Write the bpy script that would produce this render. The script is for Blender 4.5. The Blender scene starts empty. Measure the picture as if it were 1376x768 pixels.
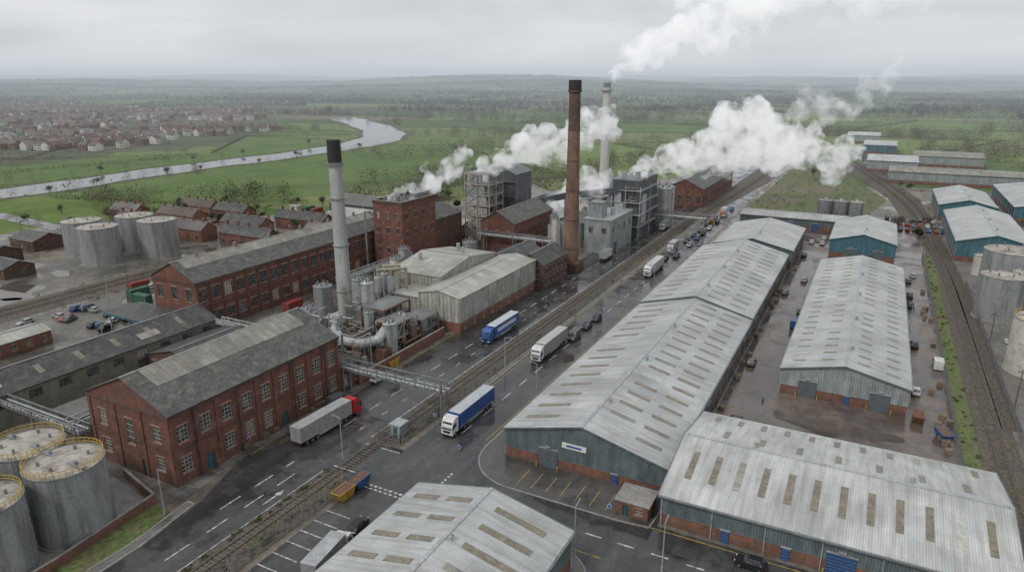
import bpy, math, random, bmesh
import numpy as np
from mathutils import Vector, Matrix
R=random.Random(11); NR=np.random.RandomState(5)
sc=bpy.context.scene
sc.view_settings.view_transform='Standard'; sc.view_settings.look='None'; sc.view_settings.exposure=0
COL=bpy.context.collection
# ------------------------------------------------------------------ materials
MATS={}
class NT:
    def __init__(s,nt): s.nt=nt
    def n(s,t,ins=None,**kw):
        o=s.nt.nodes.new(t)
        for k,v in kw.items(): setattr(o,k,v)
        if ins:
            for k,v in ins.items():
                if isinstance(v,bpy.types.NodeSocket): s.nt.links.new(v,o.inputs[k])
                else: o.inputs[k].default_value=v
        return o
    def math(s,op,a,b=0.0):
        return s.n('ShaderNodeMath',{0:a,1:b},operation=op).outputs[0]
    def mix(s,f,a,b,bt='MIX'):
        o=s.nt.nodes.new('ShaderNodeMix');o.data_type='RGBA';o.blend_type=bt
        for k,v in ((0,f),(6,a),(7,b)):
            if isinstance(v,bpy.types.NodeSocket): s.nt.links.new(v,o.inputs[k])
            else: o.inputs[k].default_value=(v if k==0 else (v[0],v[1],v[2],1))
        return o.outputs[2]
    def rng(s,v,a,b,c=0.,d=1.):
        return s.n('ShaderNodeMapRange',{0:v,1:a,2:b,3:c,4:d}).outputs[0]
    def mul(s,col,g): return s.mix(1.,col,s.n('ShaderNodeCombineXYZ',{0:g,1:g,2:g}).outputs[0],'MULTIPLY')
    def xyz(s,a,b,c=0.): return s.n('ShaderNodeCombineXYZ',{0:a,1:b,2:c}).outputs[0]
def mk(name,c1,c2=None,scale=.3,rough=.8,metal=0.,stretch=(1,1,1),fine=.12,fscale=2.5,pattern=None,per=.35,
       bump=0.,c3=None,c3s=.05,c3r=(.5,.7),wet=None,spec=.5,lohi=(.35,.65),pat_amt=.16):
    if name in MATS:return MATS[name]
    m=bpy.data.materials.new(name);m.use_nodes=True;t=NT(m.node_tree)
    bs=m.node_tree.nodes['Principled BSDF'];c2=c2 or c1
    P=t.n('ShaderNodeNewGeometry').outputs['Position']
    mp=t.n('ShaderNodeMapping',{'Vector':P,'Scale':stretch}).outputs[0] if stretch!=(1,1,1) else P
    if c1==c2: col=t.mix(0.,c1,c2)
    else:
        nz=t.n('ShaderNodeTexNoise',{'Vector':mp,'Scale':scale,'Detail':3.,'Roughness':.65}).outputs[0]
        col=t.mix(t.rng(nz,*lohi),c1,c2)
    if c3:
        n3=t.n('ShaderNodeTexNoise',{'Vector':mp,'Scale':c3s,'Detail':3.,'Roughness':.65}).outputs[0]
        col=t.mix(t.rng(n3,*c3r),col,c3)
    if fine:
        nf=t.n('ShaderNodeTexNoise',{'Vector':P,'Scale':fscale,'Detail':1.}).outputs[0]
        col=t.mul(col,t.rng(nf,.3,.7,1-fine,1+fine))
    hgt=None
    if pattern:
        sp=t.n('ShaderNodeSeparateXYZ',{0:P});X,Y,Z=sp.outputs
        if pattern=='brick':
            u=t.math('ADD',X,Y);v=t.xyz(u,Z)
            bt=t.n('ShaderNodeTexBrick',{'Vector':v,'Color1':(1.25,1.15,1.1,1),'Color2':(.68,.66,.68,1),'Mortar':(1.15,1.3,1.4,1),'Scale':1.,'Mortar Size':.012,'Brick Width':.46,'Row Height':.16})
            col=t.mix(.75,col,bt.outputs[0],'MULTIPLY')
            b2=t.n('ShaderNodeTexNoise',{'Vector':t.xyz(t.math('MULTIPLY',u,1.2),t.math('MULTIPLY',Z,.12)),'Scale':1.,'Detail':2.}).outputs[0]
            col=t.mix(t.rng(b2,.46,.74,0,.6),col,(.06,.05,.046))
            b3=t.n('ShaderNodeTexNoise',{'Vector':v,'Scale':.45,'Detail':3.}).outputs[0]
            col=t.mix(t.rng(b3,.54,.75,0,.5),col,(.25,.165,.125))
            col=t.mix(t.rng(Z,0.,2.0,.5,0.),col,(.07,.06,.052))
        elif pattern=='rib':
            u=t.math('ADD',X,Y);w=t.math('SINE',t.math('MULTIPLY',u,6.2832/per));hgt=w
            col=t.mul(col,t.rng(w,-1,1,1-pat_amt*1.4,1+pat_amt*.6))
            b2=t.n('ShaderNodeTexNoise',{'Vector':t.xyz(t.math('MULTIPLY',u,.9),t.math('MULTIPLY',Z,.15)),'Scale':1.,'Detail':2.}).outputs[0]
            col=t.mul(col,t.rng(b2,.3,.7,.70,1.12))
        elif pattern in('roofX','roofY'):
            a,b=(X,Y) if pattern=='roofX' else (Y,X)
            bt=t.n('ShaderNodeTexBrick',{'Vector':t.xyz(a,b),'Color1':(1.05,1.04,1.03,1),'Color2':(.92,.93,.94,1),'Mortar':(.72,.72,.72,1),'Scale':1.,'Mortar Size':.03,'Brick Width':1.05,'Row Height':4.7,'Mortar Smooth':.3},offset=0.)
            col=t.mix(1.,col,bt.outputs[0],'MULTIPLY')
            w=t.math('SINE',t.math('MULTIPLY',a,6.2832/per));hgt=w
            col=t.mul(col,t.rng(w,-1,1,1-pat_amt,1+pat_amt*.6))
            b2=t.n('ShaderNodeTexNoise',{'Vector':t.xyz(t.math('MULTIPLY',a,1.1),t.math('MULTIPLY',b,.13)),'Scale':1.,'Detail':3.}).outputs[0]
            col=t.mix(t.rng(b2,.44,.74,0,.62),col,(c1[0]*.52,c1[1]*.47,c1[2]*.40))
            b4=t.n('ShaderNodeTexNoise',{'Vector':t.xyz(a,b),'Scale':.09,'Detail':3.,'Roughness':.6}).outputs[0]
            col=t.mul(col,t.rng(b4,.35,.65,.78,1.08))
        elif pattern=='slate':
            u=t.math('ADD',X,Y)
            bt=t.n('ShaderNodeTexBrick',{'Vector':t.xyz(u,t.math('MULTIPLY',Z,2.)),'Color1':(1.25,1.25,1.25,1),'Color2':(.72,.72,.72,1),'Mortar':(.6,.6,.6,1),'Scale':1.,'Mortar Size':.03,'Brick Width':.7,'Row Height':.5})
            col=t.mix(.8,col,bt.outputs[0],'MULTIPLY')
    m.node_tree.links.new(col,bs.inputs['Base Color'])
    bs.inputs['Roughness'].default_value=rough;bs.inputs['Metallic'].default_value=metal
    bs.inputs['Specular IOR Level'].default_value=spec
    if wet:
        nw=t.n('ShaderNodeTexNoise',{'Vector':P,'Scale':wet[0],'Detail':3.,'Roughness':.65}).outputs[0]
        w=t.rng(nw,wet[1],wet[1]+.12)
        r=t.math('ADD',t.math('MULTIPLY',w,wet[2]-rough),rough)
        m.node_tree.links.new(r,bs.inputs['Roughness'])
        m.node_tree.links.new(t.mix(t.math('MULTIPLY',w,.55),col,tuple(x*.3 for x in c1)),bs.inputs['Base Color'])
    if bump and hgt is not None:
        bp=t.n('ShaderNodeBump',{'Strength':bump,'Distance':.06,'Height':hgt})
        m.node_tree.links.new(bp.outputs[0],bs.inputs['Normal'])
    MATS[name]=m;return m
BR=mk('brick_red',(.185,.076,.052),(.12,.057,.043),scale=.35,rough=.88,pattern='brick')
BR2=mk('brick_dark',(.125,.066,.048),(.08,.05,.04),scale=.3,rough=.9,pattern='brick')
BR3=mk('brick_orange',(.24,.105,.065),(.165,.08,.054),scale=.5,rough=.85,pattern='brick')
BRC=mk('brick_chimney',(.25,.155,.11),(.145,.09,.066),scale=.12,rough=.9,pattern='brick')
SLATE=mk('slate_roof',(.066,.066,.065),(.11,.105,.097),scale=.35,rough=.6,pattern='slate',c3=(.16,.155,.13),c3s=.8,c3r=(.50,.72))
SLATE2=mk('slate_roof_dark',(.047,.048,.05),(.086,.084,.08),scale=.3,rough=.55,pattern='slate',c3=(.12,.12,.09),c3s=.5,c3r=(.52,.72))
ASB=mk('fibre_cement_roof_y',(.36,.35,.305),(.23,.23,.205),scale=.3,rough=.8,pattern='roofY',bump=.3)
ASBX=mk('fibre_cement_roof_x',(.36,.35,.305),(.23,.23,.205),scale=.3,rough=.8,pattern='roofX',bump=.3)
MRY=mk('metal_roof_y',(.50,.52,.515),(.42,.44,.44),scale=.12,rough=.45,pattern='roofY',bump=.3,fine=.05)
MRX=mk('metal_roof_x',(.54,.555,.545),(.46,.475,.47),scale=.12,rough=.45,pattern='roofX',bump=.25,fine=.05,pat_amt=.12)
SKL=mk('rooflight',(.24,.21,.155),(.155,.14,.11),scale=.8,rough=.35,fine=.2)
SKLL=mk('rooflight_pale',(.5,.5,.45),(.36,.36,.32),scale=.8,rough=.35,fine=.1)
CLT=mk('cladding_teal',(.11,.145,.155),(.145,.175,.18),scale=.3,rough=.5,pattern='rib',per=.4,bump=.4)
CLG=mk('cladding_grey',(.32,.345,.345),(.25,.28,.28),scale=.3,rough=.55,pattern='rib',per=.5,bump=.4)
CLB=mk('cladding_blueteal',(.06,.17,.21),(.065,.135,.165),scale=.3,rough=.5,pattern='rib',per=.5,bump=.4)
CLW=mk('cladding_cream',(.44,.435,.38),(.31,.31,.27),scale=.25,rough=.6,pattern='rib',per=1.2,bump=.4,c3=(.18,.14,.10),c3s=.6,c3r=(.56,.78))
CLD=mk('cladding_dark',(.08,.09,.097),(.12,.13,.14),scale=.3,rough=.55,pattern='rib',per=.6,bump=.4)
CONC=mk('concrete',(.30,.29,.265),(.20,.195,.18),scale=.5,rough=.8)
CONCP=mk('concrete_chimney',(.52,.515,.485),(.40,.40,.38),scale=.2,rough=.75,stretch=(1,1,.3))
STEEL=mk('steel_grey',(.26,.275,.28),(.19,.2,.2),scale=.5,rough=.45,metal=.35,c3=(.16,.10,.06),c3s=.7,c3r=(.6,.8))
STEELL=mk('steel_pale',(.44,.455,.46),(.31,.33,.335),scale=.4,rough=.42,metal=.2,c3=(.22,.18,.13),c3s=.6,c3r=(.58,.8))
STK=mk('chimney_steel',(.46,.465,.45),(.33,.34,.335),scale=.3,rough=.5,metal=.1,stretch=(1,1,.2),c3=(.24,.21,.17),c3s=.5,c3r=(.55,.78))
TANK=mk('tank_grey',(.33,.345,.345),(.22,.235,.24),scale=.6,stretch=(1,1,.15),rough=.5,metal=.2,c3=(.2,.17,.135),c3s=.6,c3r=(.53,.78))
TANKT=mk('tank_top',(.44,.415,.36),(.28,.265,.23),scale=.35,rough=.7,c3=(.18,.14,.10),c3s=.3,c3r=(.5,.7))
TANKW=mk('tank_white',(.56,.55,.49),(.43,.41,.35),scale=.4,rough=.5,c3=(.26,.18,.11),c3s=.5,c3r=(.6,.8))
RUST=mk('rusty_steel',(.18,.09,.055),(.09,.06,.045),scale=1.2,rough=.8)
BLK=mk('black_soot',(.02,.02,.02),(.035,.033,.03),scale=.5,rough=.8)
DARK=mk('dark_rubber',(.018,.018,.019),rough=.7,fine=0)
YEL=mk('yellow_paint',(.5,.34,.05),(.4,.27,.05),rough=.6)
WHT=mk('white_paint',(.72,.72,.70),(.6,.6,.58),scale=1,rough=.5)
LINE=mk('road_marking_white',(.60,.60,.58),(.20,.20,.195),scale=1.6,rough=.7,fine=.2,lohi=(.4,.62))
LINEY=mk('road_marking_yellow',(.42,.30,.07),(.20,.16,.07),scale=1.6,rough=.7,fine=.2)
GLASS=mk('window_glass',(.03,.035,.04),(.13,.135,.14),scale=.9,rough=.12,fine=.3,lohi=(.45,.6))
FRAME=mk('window_frame',(.50,.45,.37),(.36,.32,.27),scale=1,rough=.7)
FRAMED=mk('window_frame_dark',(.19,.18,.165),(.11,.11,.10),scale=1,rough=.7)
STONE=mk('stone_lintel',(.34,.22,.16),(.25,.16,.12),scale=1,rough=.85)
DOOR=mk('door_teal',(.03,.10,.12),(.025,.07,.09),scale=1,rough=.6)
DOORB=mk('door_blue',(.02,.07,.2),rough=.6);DOORG=mk('roller_door',(.10,.12,.14),(.08,.095,.11),scale=1,rough=.5)
ASPH=mk('asphalt',(.062,.062,.064),(.096,.094,.091),scale=.5,rough=.42,stretch=(1,.1,1),fine=.15,fscale=1.2,c3=(.044,.044,.046),c3s=.25,c3r=(.50,.66),wet=(.13,.42,.08))
ASPHP=mk('asphalt_patch',(.045,.045,.047),(.06,.06,.061),scale=.4,rough=.35)
YARD=mk('yard_ground',(.17,.155,.13),(.10,.095,.086),scale=.06,rough=.6,fine=.22,fscale=.8,c3=(.21,.175,.135),c3s=.03,c3r=(.5,.62),wet=(.05,.48,.10))
YARDW=mk('yard_wet_concrete',(.175,.135,.11),(.12,.10,.09),scale=.1,rough=.40,fine=.15,fscale=.7,c3=(.09,.08,.075),c3s=.12,c3r=(.48,.62),wet=(.08,.43,.07))
PAVE=mk('pavement',(.18,.17,.155),(.12,.115,.107),scale=.2,rough=.6,fine=.15,wet=(.2,.50,.15))
KERB=mk('kerb_stone',(.28,.275,.255),(.19,.185,.175),scale=.6,rough=.75)
BAL=mk('ballast',(.125,.103,.083),(.075,.065,.056),scale=.8,rough=.9,fine=.4,fscale=3.,c3=(.085,.09,.04),c3s=.25,c3r=(.54,.66))
SLP=mk('sleepers',(.085,.07,.058),(.14,.13,.115),scale=.7,rough=.9)
RAIL=mk('rail_steel',(.15,.10,.075),(.22,.17,.14),scale=1,rough=.4,metal=.5)
GRASS=mk('grass_verge',(.085,.135,.036),(.13,.135,.052),scale=.3,rough=.9,fine=.3,fscale=1.5,c3=(.12,.10,.06),c3s=.15,c3r=(.55,.7))
WATER=mk('river_water',(.045,.05,.045),(.08,.085,.075),scale=.03,rough=.12,fine=.1,fscale=.3,wet=(.03,.5,.04))
PUD=mk('puddle_water',(.08,.07,.06),(.10,.09,.075),scale=.2,rough=.05,fine=0)
BANK=mk('river_bank',(.085,.08,.045),(.06,.085,.032),scale=.05,rough=.9,fine=.3,fscale=.4)
TWIG=mk('bare_twigs',(.155,.135,.105),(.095,.082,.064),scale=.12,rough=.95,fine=.3,fscale=.6,c3=(.085,.095,.045),c3s=.03,c3r=(.5,.6))
FARF=mk('distant_foliage',(.078,.074,.052),(.048,.055,.034),scale=.01,rough=.95,fine=.3,fscale=.05)
BARK=mk('tree_bark',(.13,.115,.095),(.09,.08,.066),scale=1,rough=.95)
HEDGE=mk('hedge_foliage',(.055,.062,.032),(.082,.072,.048),scale=.1,rough=.95,fine=.3,fscale=.6)
SHRUB=mk('shrub_foliage',(.08,.085,.035),(.12,.095,.06),scale=.4,rough=.95,fine=.35,fscale=1.5)
EVG=mk('evergreen_foliage',(.03,.05,.022),(.05,.07,.03),scale=.4,rough=.95,fine=.35,fscale=1.5)
ROOFT=mk('roof_tile_red',(.18,.105,.08),(.12,.085,.07),scale=.03,rough=.8,fine=.25,fscale=.05)
ROOFG=mk('roof_tile_grey',(.13,.122,.118),(.175,.158,.147),scale=.03,rough=.8,fine=.25,fscale=.05)
ROOFB=mk('roof_tile_brown',(.135,.10,.082),(.095,.078,.068),scale=.03,rough=.8,fine=.25,fscale=.05)
REND=mk('house_render',(.62,.60,.55),(.46,.44,.4),scale=.02,rough=.8)
HBR=mk('house_brick',(.24,.13,.095),(.18,.105,.08),scale=.03,rough=.85)
def paint(nm,c,rough=.3,dirt=.12): return mk('paint_'+nm,c,tuple(x*(1-dirt*2) for x in c),scale=.9,rough=rough,fine=.06)
# ------------------------------------------------------------------ geometry
class Geo:
    def __init__(s): s.v=[];s.f=[];s.m=[];s.mats=[]
    def mi(s,m):
        if m not in s.mats:s.mats.append(m)
        return s.mats.index(m)
    def poly(s,pts,m):
        b=len(s.v);s.v.extend([tuple(p) for p in pts]);s.f.append(tuple(range(b,b+len(pts))));s.m.append(s.mi(m))
    def hexa(s,p,m):
        b=len(s.v);s.v.extend([tuple(q) for q in p]);k=s.mi(m)
        for q in((3,2,1,0),(4,5,6,7),(0,1,5,4),(1,2,6,5),(2,3,7,6),(3,0,4,7)):
            s.f.append(tuple(b+i for i in q));s.m.append(k)
    def box(s,x0,x1,y0,y1,z0,z1,m):
        s.hexa([(x0,y0,z0),(x1,y0,z0),(x1,y1,z0),(x0,y1,z0),(x0,y0,z1),(x1,y0,z1),(x1,y1,z1),(x0,y1,z1)],m)
    def beam(s,p0,p1,w,h,m):
        p0=Vector(p0);p1=Vector(p1);d=(p1-p0).normalized()
        u=Vector((0,0,1)) if abs(d.z)<.95 else Vector((1,0,0))
        r=d.cross(u).normalized();u=r.cross(d)
        r*=w/2;u*=h/2
        s.hexa([p0-r-u,p0+r-u,p1+r-u,p1-r-u,p0-r+u,p0+r+u,p1+r+u,p1-r+u],m)
    def cyl(s,p0,p1,r0,r1,m,n=16,cap=True,mtop=None):
        p0=Vector(p0);p1=Vector(p1);d=(p1-p0).normalized()
        u=Vector((1,0,0)) if abs(d.x)<.9 else Vector((0,1,0))
        a=d.cross(u).normalized();c=d.cross(a)
        b=len(s.v);k=s.mi(m)
        for p,r in((p0,r0),(p1,r1)):
            for i in range(n):
                t=2*math.pi*i/n;s.v.append(tuple(p+a*(r*math.cos(t))+c*(r*math.sin(t))))
        for i in range(n):
            j=(i+1)%n;s.f.append((b+i,b+j,b+n+j,b+n+i));s.m.append(k)
        if cap:
            s.f.append(tuple(b+n+i for i in range(n)));s.m.append(s.mi(mtop or m))
            s.f.append(tuple(b+n-1-i for i in range(n)));s.m.append(k)
    def pipe(s,pts,r,m,n=8):
        for a,b in zip(pts,pts[1:]): s.cyl(a,b,r,r,m,n)
        for p in pts[1:-1]: s.ball(p,r*1.12,m,6,n)
    def ball(s,c,r,m,nl=5,n=10,sz=1.):
        b=len(s.v);k=s.mi(m);t0=-math.pi/2
        for i in range(nl+1):
            t=t0+(math.pi/2-t0)*i/nl
            for j in range(n):
                q=2*math.pi*j/n;s.v.append((c[0]+r*math.cos(t)*math.cos(q),c[1]+r*math.cos(t)*math.sin(q),c[2]+r*sz*math.sin(t)))
        for i in range(nl):
            for j in range(n):
                j2=(j+1)%n;s.f.append((b+i*n+j,b+i*n+j2,b+(i+1)*n+j2,b+(i+1)*n+j));s.m.append(k)
    def prism(s,pts,z0,z1,m,ms=None):
        n=len(pts);s.poly([(x,y,z1) for x,y in pts],m)
        for i in range(n):
            a=pts[i];b=pts[(i+1)%n];s.poly([(a[0],a[1],z0),(b[0],b[1],z0),(b[0],b[1],z1),(a[0],a[1],z1)],ms or m)
    def ext(s,prof,x0,x1,m):
        n=len(prof);b=len(s.v);k=s.mi(m)
        for x in(x0,x1):
            for y,z in prof:s.v.append((x,y,z))
        for i in range(n):
            j=(i+1)%n;s.f.append((b+i,b+j,b+n+j,b+n+i));s.m.append(k)
        s.f.append(tuple(b+n-1-i for i in range(n)));s.f.append(tuple(b+n+i for i in range(n)));s.m+=[k,k]
    def mesh(s,name,off=(0,0,0)):
        me=bpy.data.meshes.new(name)
        me.from_pydata([(x-off[0],y-off[1],z-off[2]) for x,y,z in s.v],[],s.f)
        for m in s.mats:me.materials.append(m)
        me.polygons.foreach_set('material_index',s.m)
        me.update();return me
    def obj(s,name,off=(0,0,0)):
        o=bpy.data.objects.new(name,s.mesh(name,off));o.location=off;COL.objects.link(o);return o
class Ent:
    def __init__(s,name,loc=(0,0,0)): s.name=name;s.loc=loc;s.parts={}
    def g(s,p): return s.parts.setdefault(p,Geo())
    def done(s):
        e=bpy.data.objects.new(s.name,None);e.empty_display_size=1;e.location=s.loc;COL.objects.link(e)
        for k,g in s.parts.items():
            if not g.f:continue
            o=bpy.data.objects.new(k,g.mesh(s.name+'_'+k,s.loc));COL.objects.link(o);o.parent=e
        return e
def place(mesh,name,loc,rz=0,scl=1):
    o=bpy.data.objects.new(name,mesh);o.location=loc;o.rotation_euler=(0,0,rz);o.scale=(scl,)*3;COL.objects.link(o);return o
def wall(E,p0,p1,z0,z1,ops=(),mat=BR,glass=GLASS,frame=FRAME,rec=.22,nx=3,nz=4,sill=STONE,part='walls'):
    W=E.g(part);d=Vector((p1[0]-p0[0],p1[1]-p0[1],0));L=d.length;d/=L;n=Vector((d.y,-d.x,0));o=Vector((p0[0],p0[1],0))
    P=lambda s,z,k=0.:o+d*s+n*k+Vector((0,0,z))
    ss=sorted({0,L}|{q for a in ops for q in a[:2]});zs=sorted({z0,z1}|{q for a in ops for q in a[2:4]})
    for i in range(len(ss)-1):
        for j in range(len(zs)-1):
            cs=(ss[i]+ss[i+1])/2;cz=(zs[j]+zs[j+1])/2
            if any(a[0]<cs<a[1] and a[2]<cz<a[3] for a in ops):continue
            W.poly([P(ss[i],zs[j]),P(ss[i+1],zs[j]),P(ss[i+1],zs[j+1]),P(ss[i],zs[j+1])],mat)
    for a in ops:
        s0,s1,a0,a1=a[:4];kind=a[4] if len(a)>4 else 'w'
        W.poly([P(s0,a0),P(s0,a0,-rec),P(s0,a1,-rec),P(s0,a1)],mat)
        W.poly([P(s1,a0,-rec),P(s1,a0),P(s1,a1),P(s1,a1,-rec)],mat)
        W.poly([P(s0,a1),P(s0,a1,-rec),P(s1,a1,-rec),P(s1,a1)],mat)
        W.poly([P(s0,a0,-rec),P(s0,a0),P(s1,a0),P(s1,a0,-rec)],mat)
        if kind=='w':
            kk=R.random();gl=glass if kk<.85 else (FRAMED if kk<.93 else FRAME)
            E.g('windows').poly([P(s0,a0,-rec),P(s1,a0,-rec),P(s1,a1,-rec),P(s0,a1,-rec)],gl)
            F=E.g('window_frames');k=-rec+.05
            for i in range(nx+1):
                s=s0+(s1-s0)*i/nx;w=.18 if i in(0,nx) else .075;F.beam(P(s,a0,k),P(s,a1,k),w,.06,frame)
            for i in range(nz+1):
                z=a0+(a1-a0)*i/nz;w=.18 if i in(0,nz) else .075;F.beam(P(s0,z,k+.012),P(s1,z,k+.012),.06,w,frame)
            if sill:
                F.hexa([P(s0-.1,a0-.2,0.),P(s1+.1,a0-.2,0.),P(s1+.1,a0-.2,.12),P(s0-.1,a0-.2,.12),P(s0-.1,a0,0.),P(s1+.1,a0,0.),P(s1+.1,a0,.12),P(s0-.1,a0,.12)],sill)
                F.hexa([P(s0-.12,a1,0.),P(s1+.12,a1,0.),P(s1+.12,a1,.05),P(s0-.12,a1,.05),P(s0-.12,a1+.32,0.),P(s1+.12,a1+.32,0.),P(s1+.12,a1+.32,.05),P(s0-.12,a1+.32,.05)],sill)
        else:
            E.g('doors').poly([P(s0,a0,-rec),P(s1,a0,-rec),P(s1,a1,-rec),P(s0,a1,-rec)],kind)
            E.g('doors').beam(P((s0+s1)/2,a0,-rec+.02),P((s0+s1)/2,a1,-rec+.02),.06,.03,STEEL)
def walls4(E,x0,x1,y0,y1,z0,z1,S=(),Ea=(),N=(),Wo=(),**k):
    wall(E,(x0,y0),(x1,y0),z0,z1,S,**k);wall(E,(x1,y0),(x1,y1),z0,z1,Ea,**k)
    wall(E,(x1,y1),(x0,y1),z0,z1,N,**k);wall(E,(x0,y1),(x0,y0),z0,z1,Wo,**k)
def gable(E,x0,x1,y0,y1,ze,zr,axis='Y',ov=.35,mat=SLATE,gm=BR,th=.18,ridge=None,part='roof',offc=.5):
    G=E.g(part)
    if axis=='Y': c=x0+(x1-x0)*offc;A0,A1=y0,y1;e=(x0,x1);pt=lambda a,b,z:(b,a,z)
    else: c=y0+(y1-y0)*offc;A0,A1=x0,x1;e=(y0,y1);pt=lambda a,b,z:(a,b,z)
    def f(side,t,a,up=0.):
        b=e[side]+(c-e[side])*t;return pt(a,b,ze+(zr-ze)*t+up)
    for sd in(0,1):
        sl=(zr-ze)/abs(c-e[sd]);sg=-1 if sd==0 else 1
        be=e[sd]+sg*ov;ze2=ze-sl*ov;a0,a1=A0-ov,A1+ov
        G.hexa([pt(a0,be,ze2+.02),pt(a1,be,ze2+.02),pt(a1,c,zr+.02),pt(a0,c,zr+.02),
                pt(a0,be,ze2+th),pt(a1,be,ze2+th),pt(a1,c,zr+th),pt(a0,c,zr+th)],mat)
    G.beam(pt(A0-ov,c,zr+th),pt(A1+ov,c,zr+th),.5,.16,ridge or STEEL)
    W=E.g('walls')
    for a in(A0,A1): W.poly([pt(a,e[0],ze),pt(a,e[1],ze),pt(a,c,zr)],gm)
    return f
def strips(E,f,side,pos,w,t0,t1,mat=SKL,up=.2,part='rooflights'):
    G=E.g(part)
    for p in pos:
        m=mat if mat!=SKL else (SKL if R.random()<.8 else SKLL if R.random()<.4 else ASB)
        q=[f(side,t0,p-w/2,up-.1),f(side,t0,p+w/2,up-.1),f(side,t1,p+w/2,up-.1),f(side,t1,p-w/2,up-.1)]
        r=[f(side,t0,p-w/2,up+.04),f(side,t0,p+w/2,up+.04),f(side,t1,p+w/2,up+.04),f(side,t1,p-w/2,up+.04)]
        G.hexa(q+r,m)
def frange(a,b,n): return [a+(b-a)*(i+.5)/n for i in range(n)]
def wins(L,n,w,z0,z1,off=0,skip=(),kind='w'):
    return [(p-w/2+off,p+w/2+off,z0,z1,kind) for i,p in enumerate(frange(0,L,n)) if i not in skip]
def tri_object(name,V,mat,nper=3):
    n=len(V)//nper;me=bpy.data.meshes.new(name);me.vertices.add(len(V));me.vertices.foreach_set('co',V.astype(np.float32).ravel())
    me.loops.add(len(V));me.loops.foreach_set('vertex_index',np.arange(len(V),dtype=np.int32))
    me.polygons.add(n);me.polygons.foreach_set('loop_start',np.arange(n,dtype=np.int32)*nper)
    try: me.polygons.foreach_set('loop_total',np.full(n,nper,dtype=np.int32))
    except Exception: pass
    me.materials.append(mat);me.update(calc_edges=True);me.validate()
    COL.objects.link(bpy.data.objects.new(name,me))
def clump_tris(cs,rs,K,size):
    cs=np.asarray(cs,float);rs=np.asarray(rs,float);n=len(cs)
    d=NR.normal(size=(n,K,3));d/=np.linalg.norm(d,axis=2,keepdims=True)
    r=NR.uniform(.15,1,size=(n,K,1))**.5*NR.uniform(.8,1.1,size=(n,K,1))
    c=(cs[:,None,:]+d*r*rs[:,None,:]).reshape(-1,1,3)
    sz=(np.asarray(size,float)*np.ones(n)).repeat(K).reshape(-1,1,1)
    o=NR.normal(size=(n*K,3,3))*sz*.55
    return (c+o).reshape(-1,3)
# ------------------------------------------------------------------ camera / light / world
F=930.;cam=bpy.data.cameras.new('camera');cam.sensor_width=36;cam.lens=F/1376*36;cam.clip_end=40000;cam.clip_start=.5
co=bpy.data.objects.new('camera',cam);co.location=(0,0,65);co.rotation_euler=(math.radians(90)-math.atan(.302),0,math.radians(27.56));COL.objects.link(co);sc.camera=co
SE,SR=math.radians(48),math.radians(200)
sl=bpy.data.lights.new('sun','SUN');sl.energy=1.45;sl.angle=math.radians(15);sl.color=(1,.97,.93)
so=bpy.data.objects.new('sun',sl);COL.objects.link(so)
dv=Vector((math.sin(SR)*math.cos(SE),math.cos(SR)*math.cos(SE),math.sin(SE)))
so.rotation_euler=dv.to_track_quat('Z','Y').to_euler()
w=bpy.data.worlds.new('World');sc.world=w;w.use_nodes=True;t=NT(w.node_tree);bg=w.node_tree.nodes['Background']
sky=t.n('ShaderNodeTexSky',sky_type='NISHITA',sun_disc=False,sun_elevation=SE,sun_rotation=SR)
D=t.n('ShaderNodeTexCoord').outputs['Generated'];sp=t.n('ShaderNodeSeparateXYZ',{0:D})
zc=t.math('ADD',t.math('MAXIMUM',sp.outputs[2],0.),.16)
uv=t.xyz(t.math('DIVIDE',sp.outputs[0],zc),t.math('DIVIDE',sp.outputs[1],zc))
nn=t.n('ShaderNodeTexNoise',{'Vector':uv,'Scale':.55,'Detail':4.,'Roughness':.5,'Distortion':.4}).outputs[0]
cl=t.mix(t.rng(nn,.36,.62),(5.9,6.15,6.45),(8.1,8.18,8.3))
hz=t.rng(sp.outputs[2],0.,.10,1.,0.)
cl=t.mix(t.math('MULTIPLY',hz,.5),cl,(7.2,7.4,7.6))
cc=t.mix(.94,sky.outputs[0],cl)
w.node_tree.links.new(cc,bg.inputs[0]);bg.inputs[1].default_value=.1
# ------------------------------------------------------------------ terrain
def hgt(x,y):
    r=np.hypot(x,y);t=np.clip((r-1900)/3200,0,1);t=t*t*(3-2*t)
    h=t*(22+26*np.sin(x/1100+.6)*np.cos(y/1300)+18*np.sin(x/520+y/730)+13*np.sin(x/310-y/270))
    t2=np.clip((r-6000)/3000,0,1);return h*(1-t2*.3)+t2*42*(1+.35*np.sin(x/1500+y/900)+.2*np.sin(x/600))
RIV=[(-420,40),(-440,140),(-448,252),(-456,343),(-452,440),(-464,556),(-502,645),(-590,745),(-740,870),(-800,915)]
def cr(P,n=8):
    out=[];Q=[P[0]]+P+[P[-1]]
    for i in range(1,len(Q)-2):
        p0,p1,p2,p3=[np.array(q,float) for q in Q[i-1:i+3]]
        for k in range(n):
            u=k/n;out.append(tuple(.5*((2*p1)+(-p0+p2)*u+(2*p0-5*p1+4*p2-p3)*u*u+(-p0+3*p1-3*p2+p3)*u**3)))
    out.append(tuple(P[-1]));return out
RIVP=cr(RIV,8);RA=np.array(RIVP)
RIV2=cr([(-1180,1640),(-1040,1740),(-945,1790),(-800,1800)],5)
def rdist(x,y): return float(np.min(np.hypot(RA[:,0]-x,RA[:,1]-y)))
CW,CH,SUB=235.,165.,5;I0,I1,J0,J1=-44,28,-5,58
rot=math.radians(14);crr,srr=math.cos(rot),math.sin(rot)
JIT=NR.uniform(-.3,.3,size=(I1-I0+1,J1-J0+1,2))
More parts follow.
